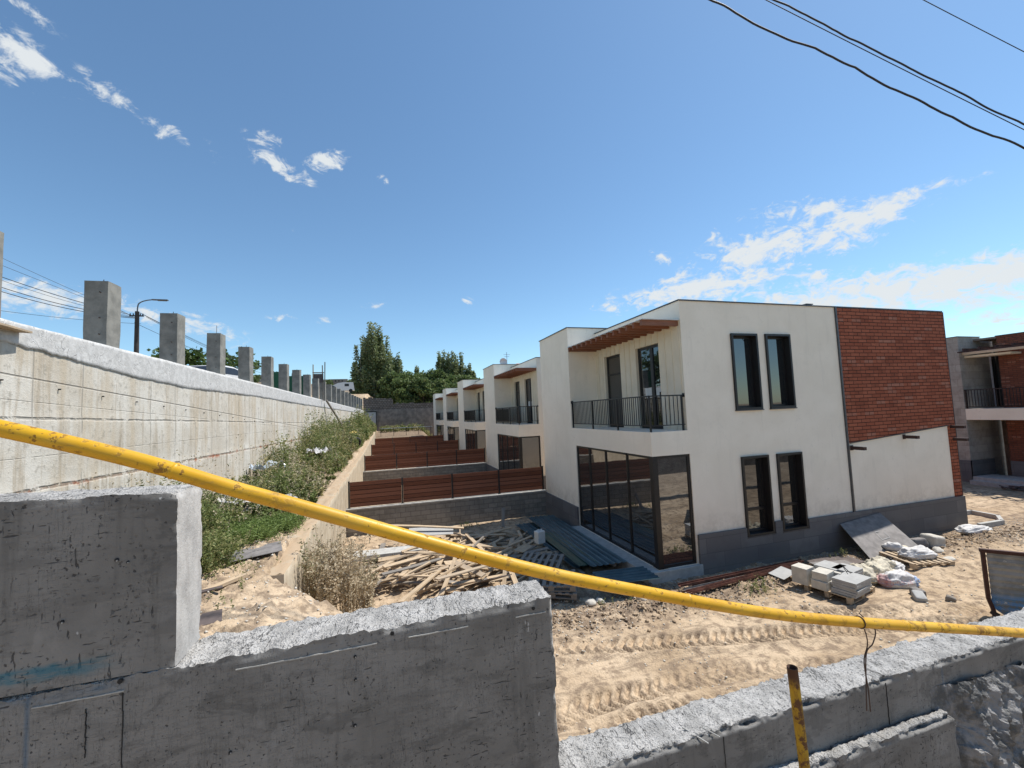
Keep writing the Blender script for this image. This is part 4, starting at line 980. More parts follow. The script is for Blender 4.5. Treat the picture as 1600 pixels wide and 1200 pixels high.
# ================================================================== BACK OF THE SITE
YB = 74.2
bw = empty('stone_boundary_wall', (0, YB, -3), 'dark tuff stone boundary wall closing the far end of the yards, rendered below', 'stone wall')
mb = MB()
tops = [(-3.9, 3.3), (-1.2, 3.3), (-1.2, 3.15), (1.0, 2.95), (1.2, 2.35), (7.5, 2.15), (30, 1.9)]
mb.box(-3.9, -1.15, YB, YB+.4, 1.3, 3.3); mb.box(-1.15, .9, YB, YB+.4, 1.3, 3.05); mb.box(.9, 30, YB, YB+.4, 1.3, 2.25)
rr = random.Random(3)
for (a, b_, z_) in ((-3.9, -1.15, 3.3), (-1.15, .9, 3.05), (.9, 12, 2.25)):
    x_ = a
    while x_ < b_-.2:
        l_ = rr.uniform(.3, .5)
        if rr.random() < .6: mb.box(x_, min(x_+l_, b_), YB+.02, YB+.36, z_, z_+rr.uniform(.1, .22))
        x_ += l_+.02
rel(mb.build('stonework', 'tuff_stone', bw), bw)
mb = MB(); mb.box(-1.5, 30, YB-.05, YB+.3, -3.4, 1.3); mb.box(-4.0, -1.5, YB-.02, YB+.3, -3.4, 1.3); rel(mb.build('rendered_base', 'rough_render', bw), bw)
dr = empty('metal_shed_door', (-2.7, YB-.3, -2.3), 'pale grey sheet metal door in the far corner beside the retaining wall', 'door')
mb = MB(); mb.box(-.98, .8, 0, .05, -.2, 3.25); mb.build('leaf', 'door_sheet', dr)
mb = MB(); mb.box(.8, .9, -.03, .08, -.2, 3.4); mb.box(-1.1, .9, -.03, .08, 3.25, 3.4); mb.build('frame', 'dark_metal', dr)
wf = empty('wire_fence', (-1.2, 68, -2.6), 'low rail fence of thin posts across the far end of the yards', 'fence')
mb = MB(); mb.box(0, 8, -.02, .02, .85, .93); mb.build('rail', 'light_sheet', wf)
for j in range(5): mb = MB(); mb.box(.1+j*1.9, .16+j*1.9, -.03, .03, -.6, .95); mb.build('post', 'dark_metal', wf)

# ================================================================== YELLOW PIPE, POST, WIRE
PP = [(-3.2, 1.66, .66), (-1.103, 1.60, .02), (-.42, 1.585, -.238), (.44, 1.56, -.575), (1.0, 1.58, -.768), (1.66, 1.60, -.975), (2.25, 1.60, -1.122), (3.5, 1.59, -1.398), (4.6, 1.60, -1.66), (7, 1.62, -2.2)]
def spline(P, n):
    P = [Vector(p) for p in P]; P = [2*P[0]-P[1]]+P+[2*P[-1]-P[-2]]; r = []
    for i in range(1, len(P)-2):
        for k in range(n):
            t = k/n; a, b_, c_, d_ = P[i-1:i+3]
            r.append(.5*((2*b_)+(c_-a)*t+(2*a-5*b_+4*c_-d_)*t*t+(3*b_-a-3*c_+d_)*t**3))
    return r+[P[-2]]
mb = MB(); sp_ = spline(PP, 14); mb.tube(sp_, .0245, 28)
for k in (22, 61, 88):
    a_, b_ = sp_[k], sp_[k+1]; d_ = (b_-a_).normalized(); mb.tube([a_-d_*.006, a_-d_*.002, a_+d_*.002, a_+d_*.006], .026, 28, rs=[.0246, .0266, .0266, .0246], cap=False)
tag(mb.build('gas_pipe', 'yellow_paint', smooth=True), 'long yellow painted pipe with rust specks crossing in front of the wall', 'pipe')
mb = MB()
T0 = Vector((1.79, 1.60, -1.243)); T1 = Vector((1.79+.07*1.2, 1.60, -2.75)); pts = [T0.lerp(T1, k/12) for k in range(13)]
mb.tube(pts, .0225, 22, cap=False); mb.tube(pts, .019, 22, cap=False)
n0 = len(mb.v)
for j in range(22): mb.f.append((j, (j+1) % 22, 13*22+(j+1) % 22, 13*22+j)); mb.mi.append(0)
tag(mb.build('pipe_post', 'shaded_rusty_yellow', smooth=True), 'short rusty yellow upright pipe stub with an open top at the bottom of the photo', 'pipe post')
mb = MB()
wx, wy, wz = 2.245, 1.60, -1.12
ring = [(wx+.004*math.sin(a), wy+.0272*math.cos(a), wz+.0272*math.sin(a)) for a in [k*math.pi/10 for k in range(21)]]
mb.tube(ring, .0028, 7)
mb.tube(spline([(wx, wy-.02, wz-.025), (wx+.012, wy-.02, wz-.07), (wx+.03, wy-.005, wz-.12), (wx+.02, wy+.01, wz-.20), (wx+.045, wy+.02, wz-.34), (wx+.06, wy+.03, wz-.46)], 6), .0028, 7)
mb.tube(spline([(wx+.03, wy+.02, wz+.03), (wx+.085, wy-.01, wz-.04), (wx+.05, wy-.02, wz-.10), (wx+.02, wy-.005, wz-.15), (wx+.035, wy+.02, wz-.30), (wx+.035, wy+.03, wz-.45)], 6), .0028, 7)
tag(mb.build('tie_wire', 'rebar', smooth=True), 'twisted rusty wire looped round the yellow pipe with two loose ends', 'wire')
mb = MB(); mb.tube([(1.60, 1.975, -1.80), (1.52, 2.08, -1.768)], .004, 8); mb.tube([(1.68, 1.98, -1.79), (1.62, 2.05, -1.77)], .003, 8)
tag(mb.build('wire_stubs', 'curb_concrete'), 'two short grey wire ends sticking out of the wall top left of the yellow post', 'wire')

# ================================================================== OVERHEAD CABLES (right) 
def ray(px, py): return cr_*((px-800)/F_PX) - cu_*((py-600)/F_PX) + cf_
def cable(A, B, r, wob, label, sag=.0, seed=1, group='overhead cables crossing the upper right sky'):
    A = Vector(A); B = Vector(B); d = B-A; A2 = A-d*.9; B2 = B+d*.8; n_ = 150; pts = []
    for k in range(n_+1):
        t = k/n_; p = A2.lerp(B2, t); p.z -= sag*4*t*(1-t)
        if wob: p.z += wob*float(fbm(np.array([t*26.]), np.array([seed*3.]), np.array([0.]), 1, 3, seed)[0])
        pts.append(p)
    mb = MB(); mb.tube(pts, r, 7); return tag(mb.build('overhead_cable', 'cable', smooth=True), label, 'cable', group)
cable((6.76, 6.78, 8.67+.02), (13.23, 5.09, 5.17+.02), .020, .11, 'lowest thick wavy black cable of those crossing the upper right sky', 0, 3)
cable((8.35, 6.31, 8.61), (13.24, 5.04, 5.79), .017, .05, 'thick black cable above the wavy one in the upper right sky', .12, 5)
cable((8.07, 6.4, 8.66), (13.24, 5.06, 5.70), .009, 0, 'thin black cable running close below the straight thick cable', .1, 6)
cable((11.25, 5.45, 8.48), (13.27, 4.93, 7.3), .008, 0, 'thin single cable in the top right corner of the sky', .02, 7)

# ================================================================== STREET LAMP AND WIRES BEHIND THE LEFT WALL
def street_lamp(x, y, zb_, h, arm, label, r=.13, group=None):
    e_ = empty('street_lamp', (x, y, zb_), label, 'street lamp', group)
    mb = MB(); mb.tube([(0, 0, -.3), (0, 0, h)], r, 10, rs=[r, r*.72]); mb.build('pole', 'pole_dark', e_)
    mb = MB(); mb.tube(spline([(0, 0, h-.3), (0.02, 0, h+.25), (.12, -.0, h+.42), (.35, -.0, h+.52), (arm-.35, -.0, h+.56)], 6), .026, 8); mb.build('arm', 'lamp_grey', e_)
    mb = MB(); mb.box(arm-.4, arm+.2, -.07, .07, h+.535, h+.58); mb.box(arm-.2, arm+.15, -.05, .05, h+.51, h+.535); mb.build('lamp_head', 'lamp_grey', e_, bevel=.02)
    mb = MB(); mb.box(-.28, .24, -.03, .03, h-.22, h-.17); mb.build('crossarm', 'pole_dark', e_)
    for k in (-.25, -.14, .12, .21): mb = MB(); mb.tube([(k, 0, h-.17), (k, 0, h-.09)], .022, 8); mb.build('insulator', 'pole_dark', e_)
    return e_
street_lamp(-10.6, 22.3, 1.6, 3.55, .95, 'dark street lamp pole with curved arm and many wires, between the two nearest posts', .11)
LPt = (-10.6, 22.3, 5.1)
street_lamp(-7.9, 40, 1.4, 2.45, .55, 'small distant street lamp with curved arm rising behind the fifth and sixth posts', .06)
def wire(A, B, sag, label, r=.012, seed=0):
    pts = []; A = Vector(A); B = Vector(B)
    for k in range(31):
        t = k/30; p = A.lerp(B, t); p.z -= sag*4*t*(1-t); pts.append(p)
    mb = MB(); mb.tube(pts, r, 6, cap=False); return tag(mb.build('street_wire', 'cable'), label, 'wire', 'street wires by the lamp pole')
for k, (pa, dz, sg) in enumerate((((-5, 398), .0, .05), ((-5, 410), -.05, .05), ((-5, 426), -.1, .15), ((-5, 430), -.18, .2), ((-5, 440), -.22, .25), ((-5, 446), -.26, .28), ((-5, 482), -.5, .1))):
    p = ray(*pa)*16; q = Vector(LPt)+Vector((-.45+.1*k, 0, dz)); d_ = (p-q)
    wire(q, q+d_*1.25, sg, ['thin highest wire left of the lamp pole', 'thin second wire left of the lamp pole', 'thick third wire from the top left of the lamp pole', 'fourth wire from the top left of the lamp pole', 'fifth wire from the top left of the lamp pole', 'sixth wire from the top left of the lamp pole', 'lowest single wire left of the lamp pole, nearly level'][k], .013 if k in (2, 4, 5) else .007)
for k, (ox, zz) in enumerate(((.1, 0), (.25, -.1), (.35, -.2), (-.1, -.45))):
    wire(Vector(LPt)+Vector((ox, 0, zz)), Vector((-8.1+.15*k, 40, 3.75-.05*k)), .25+.06*k, ['highest', 'second highest', 'third', 'lowest'][k]+' wire sagging from the lamp pole towards the distant lamp', .009)

# ================================================================== PROPS: pallets, tiles, bags
def plank_obj(name, L, Wd, T_, m_, warp=.0):
    mb = MB(); n_ = 5
    def f(u, v): return 0
    for k in range(n_):
        a = -L/2+L*k/n_; b_ = -L/2+L*(k+1)/n_
    mb.box(-L/2, L/2, -Wd/2, Wd/2, -T_/2, T_/2); return mb.build(name, m_, bevel=.003)
def pallet(loc, rz, label, group, m_='timber_pale', tx=0, ty=0):
    e_ = empty('pallet', loc, label, 'pallet', group, rz); e_.rotation_euler = (tx, ty, rz)
    for k in range(7): mb = MB(); x_ = -.6+.1*.5+k*(1.1/6); mb.box(x_-.048, x_+.048, -.5, .5, .122, .144); mb.build('deck_board', m_, e_)
    for y_ in (-.45, 0, .45):
        mb = MB(); mb.box(-.6, .6, y_-.05, y_+.05, .10, .1215); mb.box(-.6, .6, y_-.05, y_+.05, 0, .022); mb.build('stringer_board', m_, e_)
        for x_ in (-.53, 0, .53): mb = MB(); mb.box(x_-.07, x_+.07, y_-.045, y_+.045, .0225, .0995); mb.build('block', m_, e_)
    return e_
PALG = 'wooden pallets on the site'
ang = math.atan2(7.57-7.36, 11.24-10.12)
pc = Vector((10.62, 7.98, gz(10.62, 7.98)+.02))
pal = pallet(pc, math.radians(12), 'pale wooden pallet carrying the grey slabs and cream blocks, on the sunlit soil', PALG)
pal2 = pal
def slab_stack(cx, cy, z0, n_, rz, lab, w_=.50, l_=.74, t_=.052):
    for k in range(n_):
        mb = MB(); mb.box(-l_/2, l_/2, -w_/2, w_/2, 0, t_); o = mb.build('stone_slab', 'tile_slab', bevel=.003)
        o.location = (cx+rng.normal()*.012, cy+rng.normal()*.012, z0+k*(t_+.004)); o.rotation_euler = (0, 0, rz+rng.normal()*.03)
        tag(o, lab if k < n_-1 else lab.replace('lying in', 'topmost of'), 'stone slab', 'grey slabs stacked on the pallet')
za = pc.z+.148
slab_stack(10.52, 7.62, za, 6, math.radians(12), 'grey rectangular slab lying in the front stack on the pallet')
slab_stack(11.03, 8.05, za, 6, math.radians(12), 'grey rectangular slab lying in the strapped right stack on the pallet', .45, .56)
slab_stack(10.85, 8.35, za, 6, math.radians(12), 'grey rectangular slab lying in the rear stack on the pallet', .5, .55)
for k, (x_, y_, z_, w_, d_, h_) in enumerate(((10.18, 8.02, 0, .46, .34, .2), (10.42, 8.42, 0, .42, .34, .22), (10.2, 8.03, .203, .44, .32, .19), (10.02, 8.42, 0, .36, .36, .4), (10.46, 7.98, 0, .1, .34, .36))):
    mb = MB(); mb.box(-w_/2, w_/2, -d_/2, d_/2, 0, h_); o = mb.build('stone_block', 'limestone', bevel=.008)
    o.location = (x_, y_, pal2.location.z+.146+z_); o.rotation_euler = (0, 0, math.radians(12)+rng.normal()*.06)
    tag(o, ['cream stone block at the left front corner of the pallet, under another', 'cream stone block at the back of the pallet behind the upright one', 'cream stone block resting on top of the left front one', 'cream stone block tall, at the back left corner of the pallet', 'upright cream stone block beside the front stack of grey slabs'][k], 'stone block', 'cream stone blocks on the pallet')
mb = MB(); 
for s_ in (-.05, .05): mb.tube([(10.97-.27+s_, 7.98-.2, za), (10.97-.27+s_, 7.98-.22, za+.335), (10.97+.1, 7.98+.2, za+.345)], .006, 6)
tag(mb.build('strap', 'cable'), 'black strap hanging over the strapped stack of grey slabs', 'strap')
# bags: soft lumpy sacks
def sack(name, m_, L, W_, H_, seed, loc, rz, label, group, tilt=(0, 0), sag=0):
    mb = MB(); nu, nv = 44, 36
    def f(u, v):
        th = u*2*math.pi; ph = (v-.5)*math.pi
        cx = math.copysign(abs(math.cos(ph))**.5, math.cos(ph)); X_ = cx*math.copysign(abs(math.cos(th))**.6, math.cos(th)); Y_ = cx*math.copysign(abs(math.sin(th))**.6, math.sin(th)); Z_ = math.sin(ph)
        Z_ = Z_*(1-.55*abs(X_)**3)*(1-.35*abs(Y_)**3)
        n_ = float(fbm(np.array([X_*1.5]), np.array([Y_*1.5]), np.array([Z_*1.5]), 1.6, 4, seed)[0]); n2_ = float(fbm(np.array([X_*2]), np.array([Y_*2]), np.array([Z_*2]), 3.2, 4, seed+3, .65)[0])
        k_ = 1+.18*n_+.16*n2_
        return (X_*L/2*k_, Y_*W_/2*k_, (max(Z_, -.62)+.62)*H_/1.62*(1+.35*n_+.12*n2_))
    mb.grid(f, nu, nv); o = mb.build(name, m_, smooth=True); o.location = loc; o.rotation_euler = (tilt[0], tilt[1], rz)
    return tag(o, label, 'sack', group)
BG = 'sacks of building material by the house'
gp = lambda x, y, dz=0: (x, y, gz(x, y)+dz)
sack('sack', 'bag_print', .95, .42, .32, 1, gp(12.15, 7.65, -.02), math.radians(-14), 'long white printed sack lying at the front of the sack heap', BG)
sack('sack', 'bag_cream', .85, .5, .42, 2, gp(12.25, 8.15), math.radians(10), 'crumpled cream sack in the middle of the sack heap', BG)
sack('sack', 'bag_cream', .8, .5, .38, 3, gp(11.75, 8.2), math.radians(60), 'crumpled cream sack at the left of the sack heap', BG)
sack('sack', 'bag_cream', .7, .45, .36, 4, gp(12.75, 8.35), math.radians(-30), 'crumpled cream sack at the right of the sack heap', BG)
sack('sack', 'bag_white', .5, .4, .30, 5, gp(12.95, 8.2), math.radians(20), 'small white sack with grey patch at the right end of the sack heap', BG)
sack('sack', 'bag_cream', .9, .35, .14, 6, gp(11.35, 8.65), math.radians(-8), 'flat cream sack spread behind the grey slabs', BG)
sack('sack', 'bag_white', .95, .5, .26, 7, gp(14.15, 8.35, .13), math.radians(-14), 'plump white sack lying on the small pallet beside the leaning board', BG)
sack('sack', 'bag_white', .5, .24, .2, 8, gp(14.2, 8.95, .2), math.radians(-50), 'narrow white sack standing behind the plump white one', BG)
sack('sack', 'bag_cream', .45, .3, .18, 9, gp(14.6, 8.95, .05), math.radians(10), 'small pale sack behind the plump white one', BG)
sack('sack', 'bag_white', 1.05, .46, .24, 10, gp(18.35, 9.2, -.01), math.radians(-8), 'white sack lying alone near the corner of the house', BG)
mb = MB()
pr = Vector(gp(12.15, 7.65))
tag(pallet(gp(14.15, 8.4), math.radians(-14), 'small pallet half buried under the plump white sack', PALG), None)
# red and blue print on the front sack (thin patches on its side)
# leaning dark board with an outlined square
lb = empty('leaning_board', (14.3, 9.4, -4.7), 'large dark board with pale outlined square leaning against the nearest house', 'board')
A_, B_, C_, D_ = Vector((13.25, 8.88, gz(13.25, 8.88)+.0)), Vector((15.12, 8.80, gz(15.12, 8.8)+.0)), Vector((15.42, Y1-.10, -3.80)), Vector((13.62, Y1-.10, -3.96))
n_ = (B_-A_).cross(D_-A_).normalized(); mb = MB()
for s_ in (0, .02):
    o_ = n_*s_; mb.quad(A_+o_, B_+o_, C_+o_, D_+o_)
for p, q in ((A_, B_), (B_, C_), (C_, D_), (D_, A_)): mb.quad(p, q, q+n_*.02, p+n_*.02)
o = mb.build('sheet', 'ply_grey', lb); rel(o, lb)
def onb(u, v, d=.0235): return A_.lerp(B_, u).lerp(D_.lerp(C_, u), v)+n_*d
mb = MB()
for (u0, v0, u1, v1) in ((.50, .40, .68, .412), (.50, .60, .60, .612), (.50, .40, .507, .612), (.673, .40, .68, .56)): mb.quad(onb(u0, v0), onb(u1, v0), onb(u1, v1), onb(u0, v1))
rel(mb.build('outlined_square', 'tile_slab', lb), lb)
# second sheet lying under its left side
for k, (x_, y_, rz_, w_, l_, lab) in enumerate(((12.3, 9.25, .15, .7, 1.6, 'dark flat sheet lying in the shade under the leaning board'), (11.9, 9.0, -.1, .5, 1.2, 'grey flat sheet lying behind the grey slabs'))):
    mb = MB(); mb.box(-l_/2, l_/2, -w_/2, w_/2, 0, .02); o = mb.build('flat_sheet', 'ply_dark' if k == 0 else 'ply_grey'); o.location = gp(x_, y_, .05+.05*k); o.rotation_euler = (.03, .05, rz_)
    tag(o, lab, 'sheet', 'sheets lying by the plinth')
# rusty beams along the plinth
bl = ['rusty brown steel channel nearest the camera in the bundle along the plinth', 'rusty brown steel channel second from the front in the bundle', 'grey dusty steel channel in the middle of the bundle along the plinth', 'rusty brown steel channel second from the plinth', 'rusty brown steel channel closest to the plinth']
for k in range(5):
    L = [3.6, 4.2, 4.0, 4.4, 3.8][k]; mb = MB()
    mb.box(-L/2, L/2, -.05, .05, 0, .008); mb.box(-L/2, L/2, -.05, -.042, .008, .06); mb.box(-L/2, L/2, .042, .05, .008, .06)
    o = mb.build('steel_channel', 'rusty_steel' if k != 2 else 'ply_grey'); x_, y_ = 8.9+.12*k, 9.12+.13*k
    o.location = (x_, y_, max(gz(x_-L/2.2, y_), gz(x_, y_), gz(x_+L/2.2, y_))+.03+.04*(k % 2)); o.rotation_euler = (.05*k-.1, .01*(k-2), math.radians(3+1.5*math.sin(k*2)))
    tag(o, bl[k], 'steel beam', 'steel channels lying along the plinth')
mb = MB(); mb.box(-.3, .3, -.2, .2, 0, .012); o = mb.build('metal_offcut', 'tile_slab'); o.location = gp(9.95, 8.95, .1); o.rotation_euler = (.1, -.1, .2); tag(o, 'small pale metal offcut lying on the ends of the steel channels', 'metal sheet')
# blocks, rocks
def rock(x, y, s_, seed, lab, m_='limestone', cat='rock', group=None, blocky=False, dz=0):
    mb = MB()
    def f(u, v):
        th = u*2*math.pi; ph = (v-.5)*math.pi; e_ = .35 if blocky else .8
        sg = lambda q, p: math.copysign(abs(q)**p, q)
        a, b_, c_ = sg(math.cos(ph), e_)*sg(math.cos(th), e_), sg(math.cos(ph), e_)*sg(math.sin(th), e_), sg(math.sin(ph), e_)
        k_ = 1+(.12 if blocky else .35)*float(fbm(np.array([a]), np.array([b_]), np.array([c_]), 1.5, 3, seed)[0])
        return (a*s_[0]*k_, b_*s_[1]*k_, c_*s_[2]*k_)
    mb.grid(f, 18, 12); o = mb.build('rock' if not blocky else 'stone_block', m_, smooth=not blocky); o.location = gp(x, y, s_[2]*.7+dz); o.rotation_euler = (.1*seed % .3, .07*seed % .3, seed*1.3)
    return tag(o, lab, cat, group)
RG = 'loose stones on the soil'
rock(15.9, 8.95, (.26, .2, .2), 1, 'squared cream stone block standing on the soil heap right of the leaning board', cat='stone block', blocky=True)
rock(15.5, 9.1, (.22, .18, .18), 2, 'darker squared stone block just left of the cream one by the leaning board', 'ply_grey', 'stone block', blocky=True)
rock(11.75, 6.98, (.17, .11, .09), 3, 'grey broken block lying alone on the soil right of the pallet', 'tile_slab', 'stone block', RG, True)
rock(11.95, 7.12, (.15, .09, .10), 13, 'second grey broken block touching the first, right of the pallet', 'ply_grey', 'stone block', RG, True)
rock(12.35, 6.72, (.09, .07, .07), 4, 'small pinkish stone farther right of the two broken blocks', 'timber_grey', 'rock', RG)
rock(4.62, 9.55, (.13, .10, .08), 5, 'pale stone at the right end of the shaded pallets', 'limestone', 'rock', RG)
rock(4.88, 9.58, (.11, .08, .07), 16, 'smaller pale stone beside the one at the end of the shaded pallets', 'limestone', 'rock', RG)
rock(14.75, 8.05, (.22, .12, .07), 7, 'flat cream stone lying in front of the plump white sack', 'limestone', 'rock', RG)
rock(15.3, 8.5, (.15, .12, .08), 8, 'round pale stone on the soil heap beside the cream block', 'limestone', 'rock', RG)
rock(5.9, 9.35, (.14, .1, .08), 9, 'pale stone in front of the concrete step of the glazed corner', 'limestone', 'rock', RG)
rock(19.2, 9.65, (.2, .16, .1), 10, 'pale stone between the house corner and the kerb', 'limestone', 'rock', RG)
# kerb frame at the corner
mb = MB()
K = [(19.95, 9.80), (21.1, 9.76), (21.85, 10.2), (21.95, 11.0), (20.6, 11.3)]
for (ax, ay), (bx, by) in zip(K[:-1], K[1:]):
    L = math.hypot(bx-ax, by-ay); T = Matrix.Translation((ax, ay, GZ-.1)) @ Matrix.Rotation(math.atan2(by-ay, bx-ax), 4, 'Z'); mb.box(-.05, L+.05, -.06, .06, 0, .27, T)
tag(mb.build('kerb_frame', 'curb_concrete', bevel=.01), 'low pale concrete kerb frame round a planting pit at the right corner of the house', 'kerb')
# gate-like metal panel, right edge
gpn = empty('metal_gate_panel', (12.1, 6.0, -4.78), 'weathered corrugated metal panel in a bent dark red frame at the right edge', 'metal panel', rz=math.radians(-48))
mb = MB(); W_, H_ = 2.6, 1.44
def top(x): return H_
z = .06
def bot(x): return .34*max(0, 1-x/.42)**1.6 + .05*math.sin(x*5)*.3
def fcor(u, v):
    x = .10+u*(W_-.1); zb2 = .04+bot(x); zz = zb2+(H_-.05-zb2)*v
    return (x, .012*math.sin(zz*2*math.pi/.125)**3+.02*math.sin(x*3)*(1-v), zz)
mb.grid(fcor, 40, 110); mb.build('corrugated_sheet', 'panel_metal', gpn)
mb = MB(); mb.box(-.0, W_, -.04, .04, H_-.05, H_+.02)
mb.tube([(.045, 0, H_-.04), (.05, 0, .75), (.055, .0, .42), (.11, 0, .2), (.13, 0, -.1)], .045, 4); mb.build('frame', 'frame_brown', gpn)
mb = MB(); mb.box(-.03, .1, -.05, -.01, .14, .22, Matrix.Rotation(.5, 4, 'Y')); mb.build('bracket', 'rebar', gpn)
# corrugated sheets on the ground beside the glazing
def corr_sheet(name, m_, W_, L, loc, rz, label, tilt=(0, 0), pitch=.19, h_=.025, group='roofing sheets beside the glazed corner'):
    mb = MB(); nu = int(W_/pitch*8)
    def f(u, v):
        x = u*W_; q = (x/pitch) % 1; z_ = h_ if q < .22 else (h_*(.34-q)/.12 if q < .34 else (0 if q < .88 else h_*(q-.88)/.12))
        return (x, v*L, z_)
    mb.grid(f, nu, 8)
    o = mb.build(name, m_); o.location = loc; o.rotation_euler = (tilt[0], tilt[1], rz)
    md = o.modifiers.new('thickness', 'SOLIDIFY'); md.thickness = .004
    return tag(o, label, 'roofing sheet', group)
corr_sheet('corrugated_sheet', 'blue_green_sheet', 1.15, 6.0, (5.38, 11.0, -4.43), -.02, 'long blue grey corrugated sheet lying along the glazed wall', (.0, .01))
corr_sheet('corrugated_sheet', 'blue_green_sheet', 1.1, 5.2, (5.05, 11.4, -4.55), .04, 'lower blue grey corrugated sheet, sticking out towards the timber pile', (0, .02))
corr_sheet('corrugated_sheet', 'green_sheet', .62, 3.4, (5.12, 11.2, -4.44), .0, 'dark green narrow sheet lying on the lower blue grey one', (.005, .0), pitch=.3, h_=.012)
corr_sheet('corrugated_sheet', 'blue_green_sheet', .95, 1.5, (6.62, 9.50, -4.40), math.radians(90-6), 'short sheet whose near end catches the sun at the foot of the glazed corner', (.0, .03))
for k, (w_, zz) in enumerate(((1.9, -4.72), (1.8, -4.60))):
    mb = MB(); mb.box(0, .1, 0, 5.6, 0, .08); o = mb.build('timber_batten', 'timber_grey'); o.location = (5.15+k*1.0, 11.1, zz+.04); tag(o, ['long grey batten under the left edge of the corrugated sheets', 'long grey batten under the right edge of the corrugated sheets'][k], 'batten')
# white jug
jg = empty('plastic_jug', (4.72, 13.3, -4.33), 'white plastic jerrycan standing at the edge of the timber pile', 'jerrycan', rz=.3)
mb = MB(); mb.box(-.15, .15, -.12, .12, 0, .40); mb.build('body', 'plastic_white', jg, bevel=.03)
mb = MB(); mb.tube([(.08, 0, .40), (.08, 0, .44)], .03, 10); mb.build('cap', 'plastic_white', jg); mb = MB(); mb.tube([(-.1, 0, .395), (-.09, 0, .44), (.0, 0, .44), (.02, 0, .395)], .012, 8); mb.build('handle', 'plastic_white', jg)

# ================================================================== TIMBER PILE
PILE = [(-.95, 13.6), (-.3, 15.6), (2.2, 16.6), (4.9, 15.6), (4.9, 13.6), (4.4, 11.6), (4.2, 9.9), (2.6, 10.2), (1.2, 11.0), (-.2, 12.3)]
def inside(x, y, P=PILE):
    c_ = False
    for (ax, ay), (bx, by) in zip(P, P[1:]+P[:1]):
        if (ay > y) != (by > y) and x < (bx-ax)*(y-ay)/(by-ay)+ax: c_ = not c_
    return c_
rp = random.Random(21)
base = {}
for i, (L, w_, t_) in enumerate(((2.9, .12, .035), (2.2, .14, .03), (1.6, .10, .04), (1.1, .15, .03), (.7, .12, .05), (2.4, .05, .05), (1.5, .045, .045), (.9, .32, .02), (3.4, .15, .04))):
    for m_ in ('timber_pale', 'timber_grey'):
        mb = MB(); n_ = 6
        for k in range(n_):
            a = -L/2+L*k/n_; b_ = -L/2+L*(k+1)/n_; wa = .0012*L*math.sin(k*1.9+i); wb = .0012*L*math.sin((k+1)*1.9+i); za_ = .005*L*math.sin(math.pi*k/n_)*((i % 3)-1); zb_ = .005*L*math.sin(math.pi*(k+1)/n_)*((i % 3)-1)
            P8 = [(a, -w_/2+wa, -t_/2+za_), (b_, -w_/2+wb, -t_/2+zb_), (b_, w_/2+wb, -t_/2+zb_), (a, w_/2+wa, -t_/2+za_), (a, -w_/2+wa, t_/2+za_), (b_, -w_/2+wb, t_/2+zb_), (b_, w_/2+wb, t_/2+zb_), (a, w_/2+wa, t_/2+za_)]
            mb.quad(P8[3], P8[2], P8[1], P8[0]); mb.quad(*P8[4:]); mb.quad(P8[0], P8[1], P8[5], P8[4]); mb.quad(P8[2], P8[3], P8[7], P8[6])
            if k == 0: mb.quad(P8[3], P8[0], P8[4], P8[7])
            if k == n_-1: mb.quad(P8[1], P8[2], P8[6], P8[5])
        me = bpy.data.meshes.new('plank'); me.from_pydata(mb.v, [], mb.f); me.materials.append(M[m_]); base[(i, m_)] = me
def plank(x, y, z, rz, tx, ty, i, m_, lab, grp):
    o = bpy.data.objects.new('plank', base[(i, m_)]); COL.objects.link(o); o.location = (x, y, z); o.rotation_euler = (tx, ty, rz); o.scale = (rp.uniform(.45, 1.12), rp.uniform(.7, 1.25), 1) if grp else (1, 1, 1); return tag(o, lab, 'plank', grp)
LP = 'rough pale plank lying jumbled in the pile of scrap timber behind the foreground wall'; LGY = 'weathered grey plank lying jumbled in the pile of scrap timber'
cnt = 0
while cnt < 235:
    x, y = rp.uniform(-1.2, 5), rp.uniform(9.6, 16.8)
    if not inside(x, y): continue
    lay = cnt/235
    dome = .50*math.exp(-(((x-1.6)/2.9)**2+((y-13.2)/3.0)**2))+.12
    z = -4.72+dome*(.12+.88*lay*rp.uniform(.75, 1.05))
    i = rp.choices(range(9), (6, 8, 8, 7, 5, 6, 6, 2, 3))[0]
    rz = rp.gauss(.35, .55) if rp.random() < .68 else rp.uniform(0, 3.14)
    m_ = 'timber_pale' if rp.random() < .78 else 'timber_grey'
    plank(x, y, z, rz, rp.gauss(0, .22), rp.gauss(0, .07 if i in (0, 1, 8, 5) else .16), i, m_, LP if m_ == 'timber_pale' else LGY, 'loose pale planks in the timber pile' if m_ == 'timber_pale' else 'loose grey planks in the timber pile'); cnt += 1
